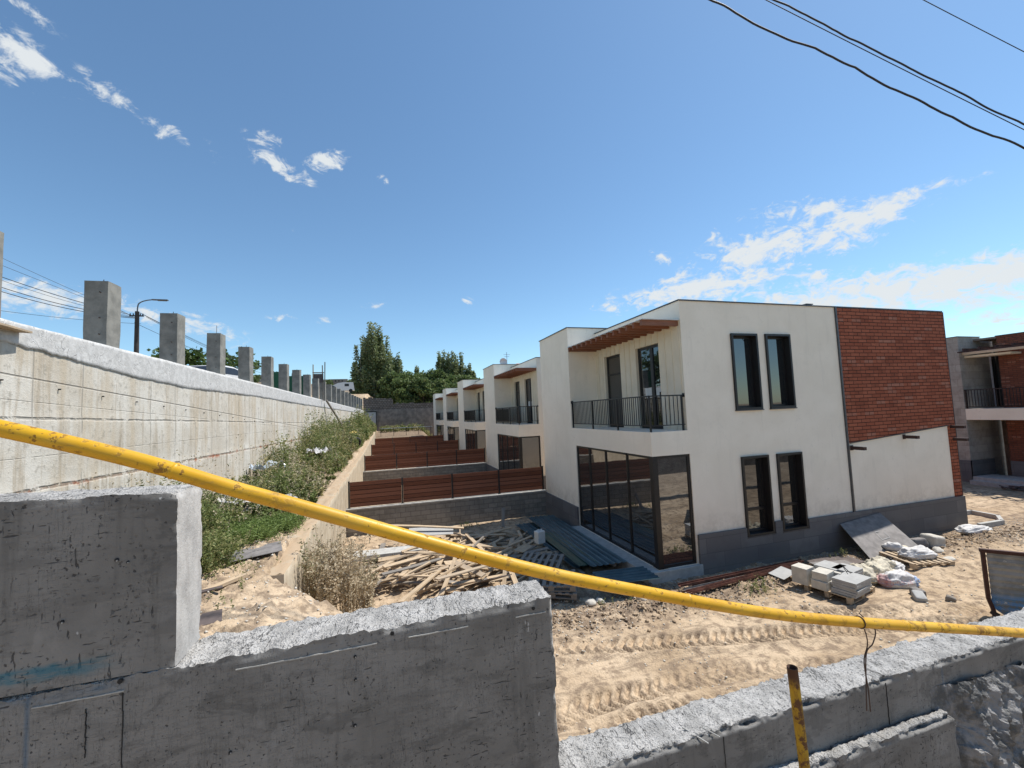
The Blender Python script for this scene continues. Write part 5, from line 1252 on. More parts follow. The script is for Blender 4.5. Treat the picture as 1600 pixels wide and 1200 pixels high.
for k, (x, y, z, rz, tx, ty, i, m_, lab) in enumerate((
    (1.95, 11.2, -4.1, .6, .0, .12, 1, 'timber_pale', 'pale plank leaning over the dark board at the front of the timber pile'),
    (2.75, 10.6, -4.35, 1.2, .1, -.75, 2, 'timber_pale', 'pale plank propped steeply at the right front of the timber pile'),
    (3.05, 10.5, -4.38, 1.75, .2, -.7, 3, 'timber_pale', 'orange brown short board propped beside the steep pale plank'),
    (.9, 15.7, -3.95, -.25, .05, .08, 8, 'timber_pale', 'long pale plank lying on top at the back of the timber pile'),
    (4.1, 15.6, -3.95, 1.2, .3, -1.1, 4, 'timber_grey', 'short grey board standing upright at the back of the timber pile'),
    (-.75, 9.5, gz(-.75, 9.5)+.1, 1.1, .1, .3, 4, 'timber_pale', 'short pale plank stuck in the earth bank beside the dry weeds'),
    (-.45, 9.1, gz(-.45, 9.1)+.08, -.3, .0, .1, 2, 'timber_pale', 'thin pale plank lying across the earth bank below the dry weeds'))):
    plank(x, y, z, rz, tx, ty, i, m_, lab, None)
mb = MB(); mb.box(-.85, .85, -.32, .32, 0, .02); o = mb.build('dark_board', 'ply_dark'); o.location = (2.25, 10.75, -4.28); o.rotation_euler = (.1, .42, 1.95); tag(o, 'dark brown board sloping down at the front of the timber pile', 'board')
mb = MB(); mb.box(-.8, .8, -.4, .4, 0, .015); o = mb.build('foam_board', 'tile_slab'); o.location = (1.4, 15.6, -4.15); o.rotation_euler = (.08, .03, -.15); tag(o, 'white sheet lying at the back of the timber pile', 'sheet')
mb = MB(); mb.box(-1.1, 1.1, -.3, .3, 0, .15); o = mb.build('concrete_kerb', 'curb_concrete', bevel=.01); o.location = (-.1, 14.5, -4.45); o.rotation_euler = (0, 0, -.05); tag(o, 'grey concrete slab lying at the left back of the timber pile', 'slab')
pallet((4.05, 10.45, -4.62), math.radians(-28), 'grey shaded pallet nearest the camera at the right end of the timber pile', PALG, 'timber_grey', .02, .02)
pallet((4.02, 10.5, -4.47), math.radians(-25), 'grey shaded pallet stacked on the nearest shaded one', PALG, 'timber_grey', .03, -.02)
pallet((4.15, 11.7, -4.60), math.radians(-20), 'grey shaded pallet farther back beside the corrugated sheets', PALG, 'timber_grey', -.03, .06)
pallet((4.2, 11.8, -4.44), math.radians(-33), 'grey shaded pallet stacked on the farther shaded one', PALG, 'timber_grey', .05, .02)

# ================================================================== TERRACE LITTER
def board(x, y, L, W_, T_, rz, m_, lab, cat='board', name='board', tx=0, ty=0, dz=.02):
    mb = MB(); mb.box(-L/2, L/2, -W_/2, W_/2, 0, T_); o = mb.build(name, m_, bevel=.003); o.location = gp(x, y, dz); o.rotation_euler = (tx, ty, rz); return tag(o, lab, cat)
board(-2.35, 8.85, .82, .62, .012, .25, 'ply_grey', 'grey sheet of board lying flat on the soil beside the green weeds', tx=.03, ty=-.05, dz=.06)
board(-2.35, 7.35, .62, .11, .05, .95, 'timber_pale', 'pale timber length lying on the bare soil behind the wall notch', 'plank', 'plank', dz=.03)
board(-2.52, 6.95, .5, .09, .02, .35, 'ply_dark', 'dark strip lying beside the pale timber length on the bare soil', 'strip', 'strip', dz=.02)
board(-2.30, 6.18, .55, .35, .015, .3, 'ply_dark', 'dark ragged sheet on the soil just behind the wall notch', 'sheet', 'sheet', tx=.05)
for k in range(3): board(-3.02-.12*k, 9.25+.28*k, .8, .11, .025, .85, 'timber_pale', ['nearest of the three pale slats beside the upper wall block', 'middle of the three pale slats beside the upper wall block', 'farthest of the three pale slats beside the upper wall block'][k], 'plank', 'plank', tx=.2, dz=.12)
def crumple(x, y, s_, seed, m_, lab, cat, h_=.35):
    mb = MB()
    def f(u, v):
        a, b_ = (u-.5)*2, (v-.5)*2; A2 = np.array([a]); B2 = np.array([b_]); Z2 = np.array([0.])
        return (a*s_[0]+.12*float(fbm(A2, B2, Z2, 2, 3, seed)[0]), b_*s_[1]+.12*float(fbm(A2, B2, Z2, 2, 3, seed+5)[0]), h_*abs(float(fbm(A2, B2, Z2, 1.7, 4, seed+9)[0]))+.04)
    mb.grid(f, 18, 18); o = mb.build('foil_sheet', m_); o.location = gp(x, y, .12); o.rotation_euler = (0, 0, seed*.7); md = o.modifiers.new('thickness', 'SOLIDIFY'); md.thickness = .004; return tag(o, lab, cat)
o = crumple(-4.95, 20.2, (.5, .6), 3, 'plastic_foil', 'shiny crumpled foil sheet in the weeds by the tall wall', 'foil', .6); o.location.z += .32
o = crumple(-3.95, 13.2, (.4, .45), 5, 'bag_white', 'torn white bag lying in the weeds, left of the grey sheet', 'bag', .5); o.location.z += .25
board(-3.3, 13.3, 1.5, .6, .02, .5, 'tile_slab', 'pale grey sheet lying in the weeds under the yellow pipe', 'sheet', 'sheet', tx=.1, ty=-.1, dz=.3)
o = crumple(-3.6, 24.5, (.4, .5), 8, 'bag_white', 'white rubble patch in the middle of the weeds', 'bag', .7); o.location.z += .5
mb = MB(); mb.tube([(.32*math.cos(a), .12*math.sin(a*3)*0, .32*math.sin(a)) for a in [k*math.pi/12 for k in range(25)]], .11, 10); o = mb.build('old_tyre', 'black_rubber', smooth=True); o.location = gp(-2.35, 33.5, .5); o.rotation_euler = (.4, .2, .5); tag(o, 'dark old tyre propped on the far part of the low wall', 'tyre')
rock(-2.8, 38, (.35, .3, .35), 12, 'lump of yellow foam among the far weeds', 'yellow_foam', 'foam', None, False, .6)
mb = MB(); mb.tube([(-4.85, 37.6, 1.62), (-3.75, 41.5, -1.05)], .09, 4); tag(mb.build('leaning_plank', 'timber_grey'), 'long plank leaning diagonally against the tall retaining wall', 'plank')
mb = MB(); mb.box(0, 1.05, 0, .8, 0, 1.25); o = mb.build('site_box', 'ply_grey', bevel=.02); o.location = (-4.6, 43.5, -2.05+.6); o.rotation_euler = (0, 0, .05); tag(o, 'grey site box standing by the tall wall among the far weeds', 'box')
tb_ = empty('work_table', (-3.9, 41.2, -2.2), 'low table with a pale top beside the leaning plank', 'table')
mb = MB(); mb.box(-.6, .6, -.4, .4, 1.1, 1.16); mb.build('table_top', 'light_sheet', tb_)
for sx_ in (-.52, .52):
    for sy2 in (-.34, .34): mb = MB(); mb.box(sx_-.04, sx_+.04, sy2-.04, sy2+.04, 0, 1.099); mb.build('leg', 'timber_grey', tb_)
mb = MB(); mb.box(-6.0, -5.35-.62, 8.0, 8.83, 1.87, 1.95)
o = None
mb = MB(); mb.box(-.35, .15, -.5, .5, 0, .035); o = mb.build('formwork_board', 'timber_pale', bevel=.003); o.location = (-6.0+.05, 8.68, 1.70); o.rotation_euler = (0, .05, .1); tag(o, 'brown formwork board end sticking out of the wall top at the left edge', 'board')
# timber uprights, green mesh, blue sheet behind the posts
tf = empty('upright_structure', (-5.4, 36.4, 1.5), 'timber frame of two tall uprights with a crossbar behind the far posts', 'timber frame')
for (x_, y_, h_, l_) in ((-.26, 0, 2.95, .03), (.58, 0, 3.15, .1), (.45, .1, 2.9, -.06)): mb = MB(); mb.tube([(x_, y_, 0), (x_+l_*.5, y_, h_)], .05, 4); mb.build('upright', 'timber_pale' if x_ < 0 else 'timber_grey', tf)
mb = MB(); mb.box(-.3, .55, -.03, .03, 2.25, 2.33); mb.build('crossbar', 'timber_grey', tf); mb = MB(); mb.box(-.3, .5, .03, .05, 1.5, 2.2); mb.build('infill_panel', 'ply_dark', tf)
for k, (x0, y0, x1_, y1_, m_, lab) in enumerate(((-7.6, 30.3, -6.2, 30.3, 'green_mesh', 'dark green mesh panel left of the sixth post'), (-7.0, 33.2, -5.7, 33.2, 'green_mesh', 'dark green mesh panel right of the sixth post'), (-5.75, 31.4, -5.2, 31.4, 'blue_sheet', 'narrow light blue sheet right of the seventh post'))):
    if k == 2: x0, y0, x1_, y1_ = -5.95, 33.9, -5.45, 33.9
    mb = MB(); mb.box(0, x1_-x0, -.02, .02, 0, 1.62 if k < 2 else 1.3); o = mb.build('mesh_panel', m_); o.location = (x0, y0, 1.62); tag(o, lab, 'panel', 'panels behind the posts')

# ================================================================== CARS ON THE UPPER STREET
def car(loc, rz, lab, H=1.45):
    e_ = empty('parked_car', loc, lab, 'car', None, rz)
    prof = [(-2.15, .35), (-2.2, .75), (-2.05, .92), (-1.35, 1.0), (-.75, 1.38), (-.2, H), (.7, H-.02), (1.35, 1.28), (1.85, .98), (2.15, .9), (2.2, .5), (2.1, .3)]
    mb = MB(); ys_ = (-.86, -.8, -.62, .62, .8, .86)
    for k in range(len(ys_)-1):
        for a, b_ in zip(prof, prof[1:]+prof[:1]):
            def w(p, yy): 
                s_ = 1-.22*max(0, p[1]-.95)/.5; q = .96 if abs(yy) > .84 else 1; return (p[0]*q, yy*s_, .3+(p[1]-.3)*q)
            mb.quad(w(a, ys_[k]), w(b_, ys_[k]), w(b_, ys_[k+1]), w(a, ys_[k+1]))
    for yy in (-.86, .86): mb.poly([(p[0]*.96, yy*(1-.22*max(0, p[1]-.95)/.5), .3+(p[1]-.3)*.96) for p in prof])
    mb.build('body', 'car_white', e_, smooth=False)
    for yy in (-1, 1):
        mb = MB(); mb.poly([(x_, yy*(.872-.19*max(0, z_-.95)/.5), z_) for x_, z_ in ((-1.15, 1.0), (-.68, 1.3), (-.2, 1.36), (.65, 1.35), (1.2, 1.22), (1.4, 1.0))]); mb.build('side_window', 'car_glass', e_)
    mb = MB(); mb.quad((-1.28, -.66, 1.055), (-.82, -.6, 1.345), (-.82, .6, 1.345), (-1.28, .66, 1.055)); mb.build('windscreen', 'car_glass', e_)
    mb = MB(); mb.quad((1.42, .6, 1.26), (1.80, .66, 1.025), (1.80, -.66, 1.025), (1.42, -.6, 1.26)); mb.build('rear_window', 'car_glass', e_)
    for x_ in (-1.35, 1.35):
        for yy in (-.8, .8): mb = MB(); mb.tube([(x_, yy-.1, .32), (x_, yy+.1, .32)], .32, 18); mb.build('wheel', 'black_rubber', e_)
    return e_
car((-8.4, 24.2, 1.48), math.radians(75), 'white parked car whose roof shows above the wall beside the second whole post')
van = empty('parked_van', (-8.3, 88, 5.15), 'white van with one dark window, parked on the rise in front of the poplars', 'van', rz=math.radians(4))
mb = MB(); P_ = [(-2.9, .4), (-2.8, .9), (-1.7, 1.45), (-.9, 1.85), (.2, 2.02), (1.9, 1.98), (2.1, .4)]
mb.poly([(x_, -.95, z_) for x_, z_ in P_]); mb.poly([(x_, .95, z_) for x_, z_ in reversed(P_)])
for a, b_ in zip(P_, P_[1:]+P_[:1]): mb.quad((a[0], -.95, a[1]), (b_[0], -.95, b_[1]), (b_[0], .95, b_[1]), (a[0], .95, a[1]))
mb.build('body', 'car_white', van); mb = MB(); mb.box(.3, 1.1, -.97, -.955, 1.2, 1.7); mb.build('window', 'car_glass', van); mb = MB(); mb.box(-2.0, -1.5, -.97, -.955, .95, 1.3); mb.build('window', 'car_glass', van)
for x_ in (-1.8, 1.4): mb = MB(); mb.tube([(x_, -.96, .35), (x_, -.7, .35)], .35, 14); mb.build('wheel', 'black_rubber', van)

# ================================================================== FAR HOUSES
def far_house(x, y, z, w_, d_, h_, m_, lab, roof='orange_tile', flat=True, name='far_house'):
    e_ = empty(name, (x, y, z), lab, 'house', 'far houses on the hill' if flat else None)
    mb = MB(); mb.box(-w_/2, w_/2, -d_/2, d_/2, -3, h_); mb.build('wall', m_, e_)
    if flat: mb = MB(); mb.box(-w_/2-.3, w_/2+.3, -d_/2-.3, d_/2+.3, h_+.01, h_+.3); mb.build('roof', roof, e_)
    else:
        mb = MB(); e2 = .5; hz = 1.7
        a, b_, c_, d2 = (-w_/2-e2, -d_/2-e2, h_), (w_/2+e2, -d_/2-e2, h_), (w_/2+e2, d_/2+e2, h_), (-w_/2-e2, d_/2+e2, h_); r1, r2 = (-w_/2+d_/2, 0, h_+hz), (w_/2-d_/2, 0, h_+hz)
        mb.quad(a, b_, r2, r1); mb.poly([b_, c_, r2]); mb.quad(c_, d2, r1, r2); mb.poly([d2, a, r1]); mb.build('roof', roof, e_)
    for k in range(max(1, int(w_/3))): mb = MB(); x_ = -w_/2+1.2+k*2.8; mb.box(x_, x_+1.1, -d_/2-.03, -d_/2+.1, h_-1.9, h_-.7); mb.build('window', 'dark_metal', e_)
    return e_
fh = [(-104, 400, 14, 5, 'house_wall', 'roof_membrane'), (-78, 405, 9, 4, 'rough_render', 'orange_tile'), (-55, 395, 12, 5, 'house_wall', 'roof_membrane'), (-41, 400, 14, 6, 'rough_render', 'roof_membrane'), (-30, 390, 9, 4, 'house_wall', 'light_sheet'), (-66, 380, 8, 4, 'rough_render', 'roof_membrane'), (-125, 400, 12, 5, 'house_wall', 'orange_tile')]
fl_ = ['small far hill house with dark flat roof between the fourth and fifth whole posts', 'small far house with a reddish roof on the hill above the posts', 'small pale far house on the hill right of the timber frame', 'dark far house in the middle of the hill above the white van', 'small pale far house with bright roof at the right end of the hill', 'lower dark far house on the slope of the hill', 'leftmost small far house on the hill with a reddish roof']
for (x, y, w_, h_, m_, rf), lab in zip(fh, fl_): far_house(x, y, float(hill_h(np.array([x]), np.array([y]))[0]), w_, 8, h_, m_, lab, rf)
orr = far_house(27.5, 82, 1.0, 11.5, 8, 7.3, 'rough_render', 'house behind the row with a hipped orange tile roof and an aerial', 'orange_tile', False, 'tiled_house')
mb = MB(); mb.tube([(-4.7, -3, 7.2), (-4.7, -3, 10.9)], .04, 6); mb.tube([(-5.4, -3, 10.4), (-4.0, -3, 10.4)], .03, 6); mb.tube([(-5.2, -3, 10.0), (-4.2, -3, 10.0)], .03, 6); mb.build('aerial', 'lamp_grey', orr)
mb = MB()
def dish(u, v): r = .75*v; a = u*2*math.pi; return (-5.6+r*math.cos(a), -3.2+.35*v*v*-1, 8.9+r*math.sin(a))
mb.grid(dish, 20, 5); mb.tube([(-5.6, -3.2, 8.9), (-5.2, -2.6, 7.4)], .05, 6); mb.build('satellite_dish', 'light_sheet', orr)

far_house(23, -19, -3.5, 13, 9, 6.5, 'rough_render', 'house across the street, seen only as a reflection in the upper windows', 'roof_membrane', False, 'neighbour_house')
# ================================================================== VEGETATION
def leaves(name, C, N_, S, m_, parent=None, elong=1.8, seed=1):
    """C centres (n,3), N_ rough normals, S sizes -> one rhombic leaf face each"""
    r = np.random.default_rng(seed); n = len(C)
    d = r.normal(size=(n, 3)); d[:, 2] = d[:, 2]*.6+.35; d /= np.linalg.norm(d, axis=1)[:, None]
    q = r.normal(size=(n, 3)) + N_; q = q-(q*d).sum(1)[:, None]*d; q /= np.linalg.norm(q, axis=1)[:, None]+1e-9
    b_ = np.cross(d, q); S = np.asarray(S)[:, None]
    V = np.stack([C, C+d*S*elong*.5+b_*S*.5, C+d*S*elong, C+d*S*elong*.5-b_*S*.5], 1).reshape(-1, 3)
    return np_mesh(name, V, np.arange(4*n).reshape(-1, 4), m_, parent)
def poplar(x, y, z0, h, w_, lab, n_pl=34, seed=1, dens=170, low=.08, group='tall columnar poplars beyond the back wall', lm='poplar_leaf'):
    h *= 1.09; w_ *= 1.12
    r = np.random.default_rng(seed); e_ = empty('poplar_tree', (x, y, z0), lab, 'tree', group)
    mb = MB(); mb.tube([(0, 0, -.5), (.1, 0, h*.3), (0, .1, h*.6), (0, 0, h*.8)], .3, 8, rs=[.42, .3, .14, .02])
    C = []; S = []
    for k in range(n_pl):
        a = r.uniform(0, 6.28); hb_ = r.uniform(low, .55)*h; 
        rad = w_*.5*r.uniform(.25, 1)**.6; tp = min(h*1.0, hb_+h*r.uniform(.22, .5)) if rad > w_*.22 else h*r.uniform(.75, 1.0)
        lim = h*(1-.36*(rad/(w_*.5))**2.4*r.uniform(.6, 1.2)); tp = min(tp, lim); 
        if tp < hb_+1.5: tp = hb_+2.
        m_ = int(1.9*dens*(tp-hb_)/(h*.35)); t = r.beta(1.1, 1.3, m_); pr_ = (.5+.6*np.sin(np.pi*np.clip(t, 0, 1)**.75))*w_*.2
        px_ = math.cos(a)*rad*(.45+.55*np.minimum(1, t*2.5)); py_ = math.sin(a)*rad*(.45+.55*np.minimum(1, t*2.5))
        g_ = r.normal(size=(m_, 3)); g_ /= np.linalg.norm(g_, axis=1)[:, None]; g_ *= r.uniform(.4, 1, (m_, 1))
        C.append(np.stack([px_+g_[:, 0]*pr_, py_+g_[:, 1]*pr_, hb_+(tp-hb_)*t+g_[:, 2]*pr_*.8], -1)); S.append(r.uniform(.2, .42, m_))
        if k % 3 == 0: mb.tube([(0, 0, hb_*.8), (math.cos(a)*rad*.8, math.sin(a)*rad*.8, hb_+1.2), (math.cos(a)*rad, math.sin(a)*rad, tp-.5)], .06, 5)
    mb.build('trunk', 'poplar_bark', e_); C = np.concatenate(C); S = np.concatenate(S)
    leaves('crown', C, np.zeros_like(C), S, lm, e_, 1.7, seed)
def bushy(x, y, z0, h, w_, lab, seed=1, n=5200, m_='tree_leaf', s_=(.22, .46), group='broad leafy trees behind the back wall', trunk=.35, name='broadleaf_tree'):
    r = np.random.default_rng(seed); e_ = empty(name, (x, y, z0), lab, 'tree', group)
    mb = MB(); mb.tube([(0, 0, -.5), (.1, 0, h*.35), (-.1, .1, h*.6)], .3, 8, rs=[trunk, trunk*.7, trunk*.3])
    nc = 26; cl = []
    for k in range(nc):
        v = r.normal(size=3); v /= np.linalg.norm(v); v *= r.uniform(.35, 1)**.5
        c_ = np.array([v[0]*w_*.42, v[1]*w_*.42, h*.58+v[2]*h*.36]); cl.append((c_, w_*r.uniform(.11, .20)))
        if k % 3 == 0: mb.tube([(0, 0, h*.3), tuple(c_*.6+np.array([0, 0, h*.12])), tuple(c_)], .07, 5, rs=[trunk*.4, trunk*.25, .03])
    mb.build('trunk', 'trunk_bark', e_)
    C = []
    for c_, rr_ in cl:
        m2 = int(n/nc); g_ = r.normal(size=(m2, 3)); g_ /= np.linalg.norm(g_, axis=1)[:, None]; g_ *= (r.uniform(.15, 1, (m2, 1))**.45)*rr_; g_[:, 2] *= .85; C.append(c_+g_)
    C = np.concatenate(C); leaves('crown', C, np.array([0, 0, .6])+np.zeros_like(C), r.uniform(*s_, len(C)), m_, e_, 1.5, seed)
Z0 = -2.2
poplar(-5.9, 104, 0, 17.0, 3.0, 'leftmost poplar, shorter and ragged, at the left of the tall group', 26, 1)
poplar(-3.1, 105, -1, 24.6, 4.2, 'tallest poplar in the photo, left of centre', 44, 2, 190)
poplar(-.9, 106, -1, 22.0, 3.6, 'second tallest poplar, just right of the tallest', 34, 3)
poplar(.6, 104, -1, 15.5, 3.2, 'lower poplar filling the right side of the tall group', 26, 14)
poplar(-7.3, 103, 0, 8.5, 1.5, 'small thin poplar at the far left foot of the tall group', 9, 15, 90)
poplar(2.3, 106, -1, 18.8, 1.9, 'slender single poplar right of the tall group', 15, 4, 150)
poplar(6.9, 108, -1, 16.2, 1.5, 'thin poplar spire above the broad leafy trees', 10, 5, 120)
for k, (x_, h_, w_) in enumerate(((10.9, 13.8, 1.8), (12.6, 17.6, 2.2), (14.3, 18.4, 2.4), (16.1, 19.0, 2.6), (17.9, 17.6, 2.4), (19.5, 15.6, 2.2), (20.9, 13.6, 1.8))):
    poplar(x_, 107+.7*(k % 3), -1, h_, w_, ['poplar at the left end of the right-hand group', 'second poplar of the right-hand group', 'third poplar of the right-hand group', 'highest poplar of the right-hand group', 'fifth poplar of the right-hand group', 'sixth poplar of the right-hand group', 'poplar at the right end of the right-hand group'][k], 17, 30+k, 150)
poplar(24.6, 108, -1, 10.8, 1.8, 'tip of a poplar showing just left of the second house roof', 12, 41, 120)
bs = [(1.6, 98, 9.6, 6.5), (5.0, 97, 10.5, 7), (8.6, 98, 10.8, 7), (12.2, 97, 10.2, 7), (16.0, 98, 9.4, 7), (19.6, 97, 9.0, 7), (23.2, 98, 8.6, 6.5), (3.2, 90, 7.6, 5.5), (7.2, 89, 7.8, 6), (11.4, 90, 7.2, 6), (15.6, 90, 6.8, 6), (19.2, 90, 6.6, 6)]
bl_ = ['broad tree right at the foot of the tall poplars', 'broad tree below the thin single poplar', 'highest broad tree in the middle of the leafy mass', 'broad tree left of the right-hand poplars', 'broad tree below the right-hand poplars', 'broad tree at the foot of the right-hand poplars, behind the far houses', 'broad tree at the right end of the leafy mass', 'lower front tree at the step of the back wall', 'lower front tree overhanging the middle of the back wall', 'lower front tree left of the farthest house', 'lower front tree behind the farthest house', 'lower front tree behind the fourth house']
for k, ((x_, y_, h_, w_), lab) in enumerate(zip(bs, bl_)): bushy(x_, y_, -2.2, h_+2.9, w_+.6, lab, 60+k, 6400)
bushy(-13.4, 33.5, 1.5, 4.3, 3.8, 'leafy tree behind the wall between the second and third whole posts', 81, 1500, 'fig_leaf', (.14, .26), 'leafy trees behind the tall retaining wall', .1)
bushy(-12.6, 41, 1.2, 5.2, 4.2, 'leafy tree behind the wall between the third and fourth whole posts', 82, 1700, 'fig_leaf', (.15, .28), 'leafy trees behind the tall retaining wall', .1)
bushy(-13.2, 26, 1.5, 2.6, 1.6, 'small twiggy bush tip above the wall left of the lamp pole', 83, 160, 'fig_leaf', (.08, .16), 'leafy trees behind the tall retaining wall', .04)
bushy(-11.8, 52, 1.2, 4.7, 2.2, 'small leafy tree tip right of the fourth whole post', 84, 500, 'fig_leaf', (.15, .26), 'leafy trees behind the tall retaining wall', .06)
for k in range(7): bushy(-120+18*k, 372+6*(k % 3), float(hill_h(np.array([-120.+18*k]), np.array([372.+6*(k % 3)]))[0])-1, 6+1.5*(k % 3), 9, 'small dark tree on the distant brown hill, '+NTH[k]+' from the left', 90+k, 500, 'tree_leaf', (.8, 1.5), 'small trees on the distant hill', .3)

# weeds on the strip below the tall wall
def weed_patch(name, n, fx, hh, ll, m_, ls, seed, lab, spread=.32, kind='stuff', elong=2.2, top=.0):
    r = np.random.default_rng(seed); C = []; S = []
    P_ = fx(r, n); zb2 = ground_h(P_[:, 0], P_[:, 1]); h_ = hh[0]+(hh[1]-hh[0])*r.beta(1.6, 2.2, n)
    if P_.shape[1] > 2: h_ = h_*P_[:, 2]
    az = r.uniform(0, 6.28, n); ln = r.uniform(0, spread, n)
    k_ = ll; t = r.beta(1.5-top*.5, 1.1, (n, k_)); 
    X_ = P_[:, 0][:, None]+np.cos(az)[:, None]*ln[:, None]*t**2*h_[:, None]+r.normal(size=(n, k_))*.05*(1.2-t)*h_[:, None]
    Y_ = P_[:, 1][:, None]+np.sin(az)[:, None]*ln[:, None]*t**2*h_[:, None]+r.normal(size=(n, k_))*.05*(1.2-t)*h_[:, None]
    Z_ = zb2[:, None]+t*h_[:, None]; C = np.stack([X_, Y_, Z_], -1).reshape(-1, 3)
    d = np.hypot(C[:, 0], C[:, 1]); S = r.uniform(*ls, len(C))*(1+np.clip(d-10, 0, 60)*.022)
    # stems
    o = leaves(name, C, np.zeros_like(C), S, m_, None, elong, seed); return tag(o, lab, 'weeds', None, kind)
def strip(y0, y1, xin=-2.1, pw=1.):
    def f(r, n):
        y = y0+(y1-y0)*r.uniform(0, 1, n*3)**pw; wl_ = wallx(y)+.12; x = wl_+(xin-wl_)*r.uniform(0, 1, n*3)
        dn = fbm(x, y, x*0, .55, 3, 77)+.5*fbm(x, y, x*0, 1.7, 2, 78); kp = dn > r.uniform(-.45, .35, n*3)
        open_ = (y < 11) & (x > -2.95-.25*(y-9)*0) | (y < 8.6) & (x > -3.3); kp &= ~open_
        x, y, dn = x[kp][:n], y[kp][:n], dn[kp][:n]
        hs = .5+1.9*np.clip(dn+.12, 0, 1)+.7*sm(20, 34, y); hs = hs*(.4+.6*sm(-2.1, -3.4, x)) 
        return np.stack([x, y, hs], -1)
    return f
weed_patch('weeds', 1250, strip(6.5, 20), (.2, .75), 60, 'weed_leaf', (.018, .046), 1, 'tangle of grey green weeds filling the near strip below the tall wall')
weed_patch('weeds', 1700, strip(19, 44), (.35, 1.45), 44, 'weed_leaf', (.022, .05), 2, 'dense green weeds filling the middle of the strip below the tall wall')
weed_patch('weeds', 1200, strip(43, 72, -1.9), (.6, 1.5), 26, 'weed_leaf', (.03, .06), 3, 'green weeds at the far end of the strip below the tall wall')
weed_patch('weeds', 1100, strip(7, 42), (.6, 1.25), 24, 'dry_leaf', (.012, .03), 4, 'dry straw coloured weeds mixed into the green strip', .4)
def grassf(r, n):
    a = r.uniform(0, 1, n); x = -3.3+1.1*a+r.normal(size=n)*.28; y = 9.4+2.0*a+r.normal(size=n)*.32; return np.stack([x, y], -1)
weed_patch('grass', 1100, grassf, (.18, .42), 12, 'grass_leaf', (.012, .022), 5, 'bright green grass clump beside the grey board lying on the soil', .9, elong=5)
def scat(r, n):
    x = r.uniform(-3.4, -1.9, n); y = r.uniform(6.0, 10, n); return np.stack([x, y], -1)
weed_patch('sparse_weeds', 60, scat, (.08, .3), 16, 'weed_leaf', (.01, .02), 6, 'sparse low weeds on the bare soil behind the wall notch', .8)
def near_bush(r, n): return np.stack([-2.88+r.normal(size=n)*.22, 8.25+r.normal(size=n)*.3], -1)
weed_patch('weed_bush', 180, near_bush, (.3, .75), 50, 'weed_leaf', (.012, .028), 7, 'low dark green bush close behind the pale end of the upper wall block', .6)
def yardw(r, n):
    q = r.integers(0, 6, n); cx = np.array([9.0, 8.6, 3.1, 2.2, 5.2, 13.0])[q]; cy = np.array([8.75, 8.6, 17.8, 17.6, 9.3, 9.5])[q]; return np.stack([cx+r.normal(size=n)*.22, cy+r.normal(size=n)*.12], -1)
weed_patch('sparse_weeds', 70, yardw, (.1, .3), 22, 'weed_leaf', (.01, .024), 8, 'a few small green weeds on the yard soil', .7)
def farw(r, n): return np.stack([r.uniform(-1.2, 7.0, n), r.uniform(70.5, 73.5, n)], -1)
weed_patch('weeds', 260, farw, (.3, 1.2), 24, 'weed_leaf', (.03, .05), 9, 'weeds along the foot of the stone boundary wall', .5)
# tall dry weeds: individual plants
def dry_plant(x, y, h_, seed, lab):
    r = np.random.default_rng(seed); z0 = gz(x, y); e_ = empty('dry_weed', (x, y, z0), lab, 'dry weed', 'tall dry weeds in front of the low wall'); mb = MB(); C = []
    for k in range(9):
        a = r.uniform(0, 6.28); l_ = r.uniform(.05, .28); hh = h_*r.uniform(.6, 1.0); P0 = np.array([r.normal()*.05, r.normal()*.05, -.05])
        pts = [P0+np.array([math.cos(a)*l_*t**1.5, math.sin(a)*l_*t**1.5, hh*t]) for t in (0, .25, .5, .75, 1)]
        mb.tube(pts, .006, 5, rs=[.008, .007, .006, .004, .002])
        for j in range(7):
            t = r.uniform(.3, .98); p = P0+np.array([math.cos(a)*l_*t**1.5, math.sin(a)*l_*t**1.5, hh*t]); a2 = r.uniform(0, 6.28); q = p+np.array([math.cos(a2)*.16, math.sin(a2)*.16, .12])*r.uniform(.5, 1.2)
            mb.tube([p, q], .003, 4); 
            for s_ in r.uniform(0, 1, 11): C.append(p+(q-p)*s_+r.normal(size=3)*.022)
        for t in r.uniform(.1, 1, 48): C.append(P0+np.array([math.cos(a)*l_*t**1.5, math.sin(a)*l_*t**1.5, hh*t])+r.normal(size=3)*.035)
    mb.build('stem', 'stick_bark', e_); C = np.array(C); leaves('leaf_cluster', C, np.zeros_like(C), r.uniform(.016, .042, len(C)), 'dry_leaf', e_, 1.7, seed)
dp = [(-1.45, 9.1, 1.75), (-1.15, 9.5, 2.1), (-.85, 9.2, 1.8), (-1.3, 10.0, 2.2), (-.75, 9.9, 2.0), (-.5, 9.5, 1.6), (-1.5, 10.5, 1.8), (-1.0, 10.4, 1.9), (-.55, 10.3, 1.6), (-1.2, 8.85, 1.2), (-1.5, 9.6, 1.7), (-.9, 9.6, 1.8)]
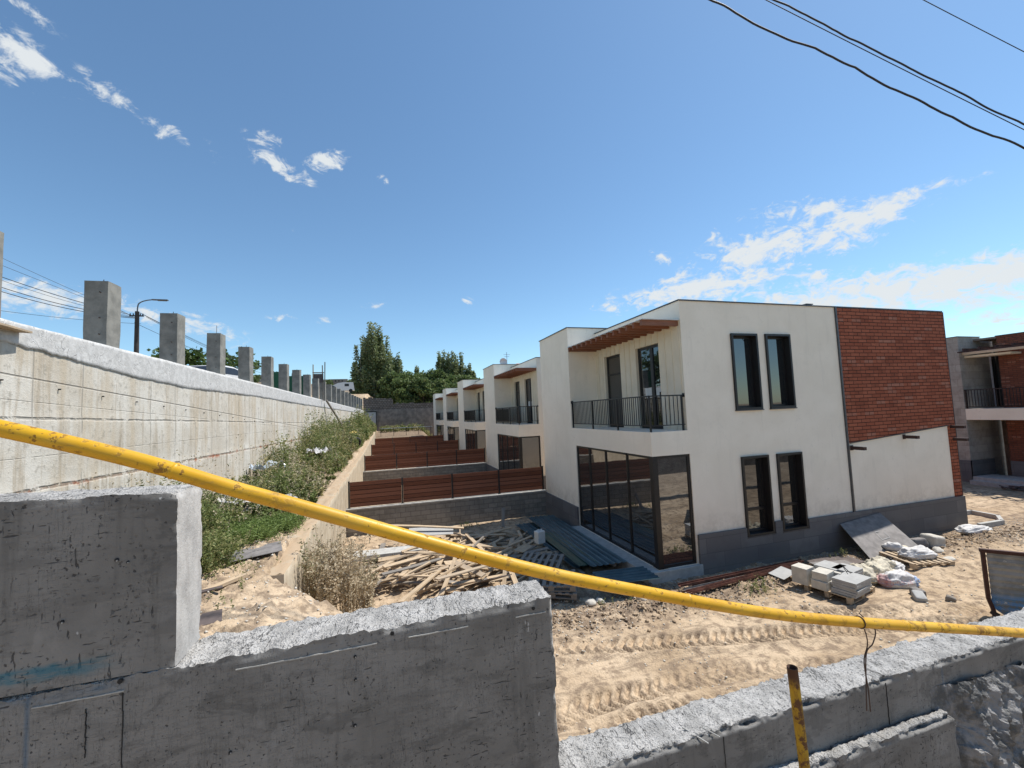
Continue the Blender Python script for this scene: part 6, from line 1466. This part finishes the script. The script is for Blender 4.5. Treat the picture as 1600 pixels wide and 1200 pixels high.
for k, (x_, y_, h_) in enumerate(dp): dry_plant(x_, y_, h_*.97, 200+k, 'tall dry straw coloured weed in the thicket before the end of the low wall')
# gravel
def gravel(name, n, fx, ss, m_, lab, seed):
    r = np.random.default_rng(seed); P_ = fx(r, n); x, y = P_[:, 0], P_[:, 1]; z = ground_h(x, y); s_ = r.uniform(0, 1, n)**3*(ss[1]-ss[0])+ss[0]
    B_ = np.array([(1, 0, 0), (-1, 0, 0), (0, 1, 0), (0, -1, 0), (0, 0, 1), (0, 0, -1)], float); V = B_[None]*(.6+.6*r.uniform(0, 1, (n, 6, 1)))+r.normal(size=(n, 6, 3))*.18
    V *= s_[:, None, None]; V[:, :, 2] *= .7; V += np.stack([x, y, z+s_*.25], -1)[:, None]
    Fc = np.array([(0, 2, 4), (2, 1, 4), (1, 3, 4), (3, 0, 4), (2, 0, 5), (1, 2, 5), (3, 1, 5), (0, 3, 5)]); Fq = (Fc[None]+6*np.arange(n)[:, None, None]).reshape(-1, 3)
    return tag(np_mesh(name, V.reshape(-1, 3), Fq, m_), lab, 'gravel', None, 'stuff')
def gfield(r, n):
    x = r.uniform(1.5, 24, n*3); y = r.uniform(4, 10, n*3); d = fbm(x, y, x*0, .9, 3, 31); k_ = (d+.9*sm(7.6, 8.8, y) > r.uniform(-.1, 1.0, n*3)); return np.stack([x, y], -1)[k_][:n]
gravel('gravel', 9000, gfield, (.005, .032), 'limestone', 'small pale stones scattered over the yard soil', 1)
def gfield2(r, n): return np.stack([r.uniform(-3.6, .5, n), r.uniform(5.0, 10.5, n)], -1)
gravel('gravel', 2200, gfield2, (.006, .03), 'limestone', 'small stones on the bare soil behind the wall notch and on the earth bank', 2)
def gfield3(r, n): return np.stack([r.uniform(1, 24, n), 9.0+r.normal(size=n)*.35], -1)
gravel('soil_clods', 6000, gfield3, (.01, .06), 'soil', 'clods of dug soil along the foot of the nearest house', 3)
def chips(r, n): return np.stack([r.uniform(-1.2, 4.5, n), r.uniform(9.3, 12.5, n)], -1)
gravel('wood_chips', 900, chips, (.015, .06), 'timber_pale', 'broken wood chips strewn before the timber pile', 4)
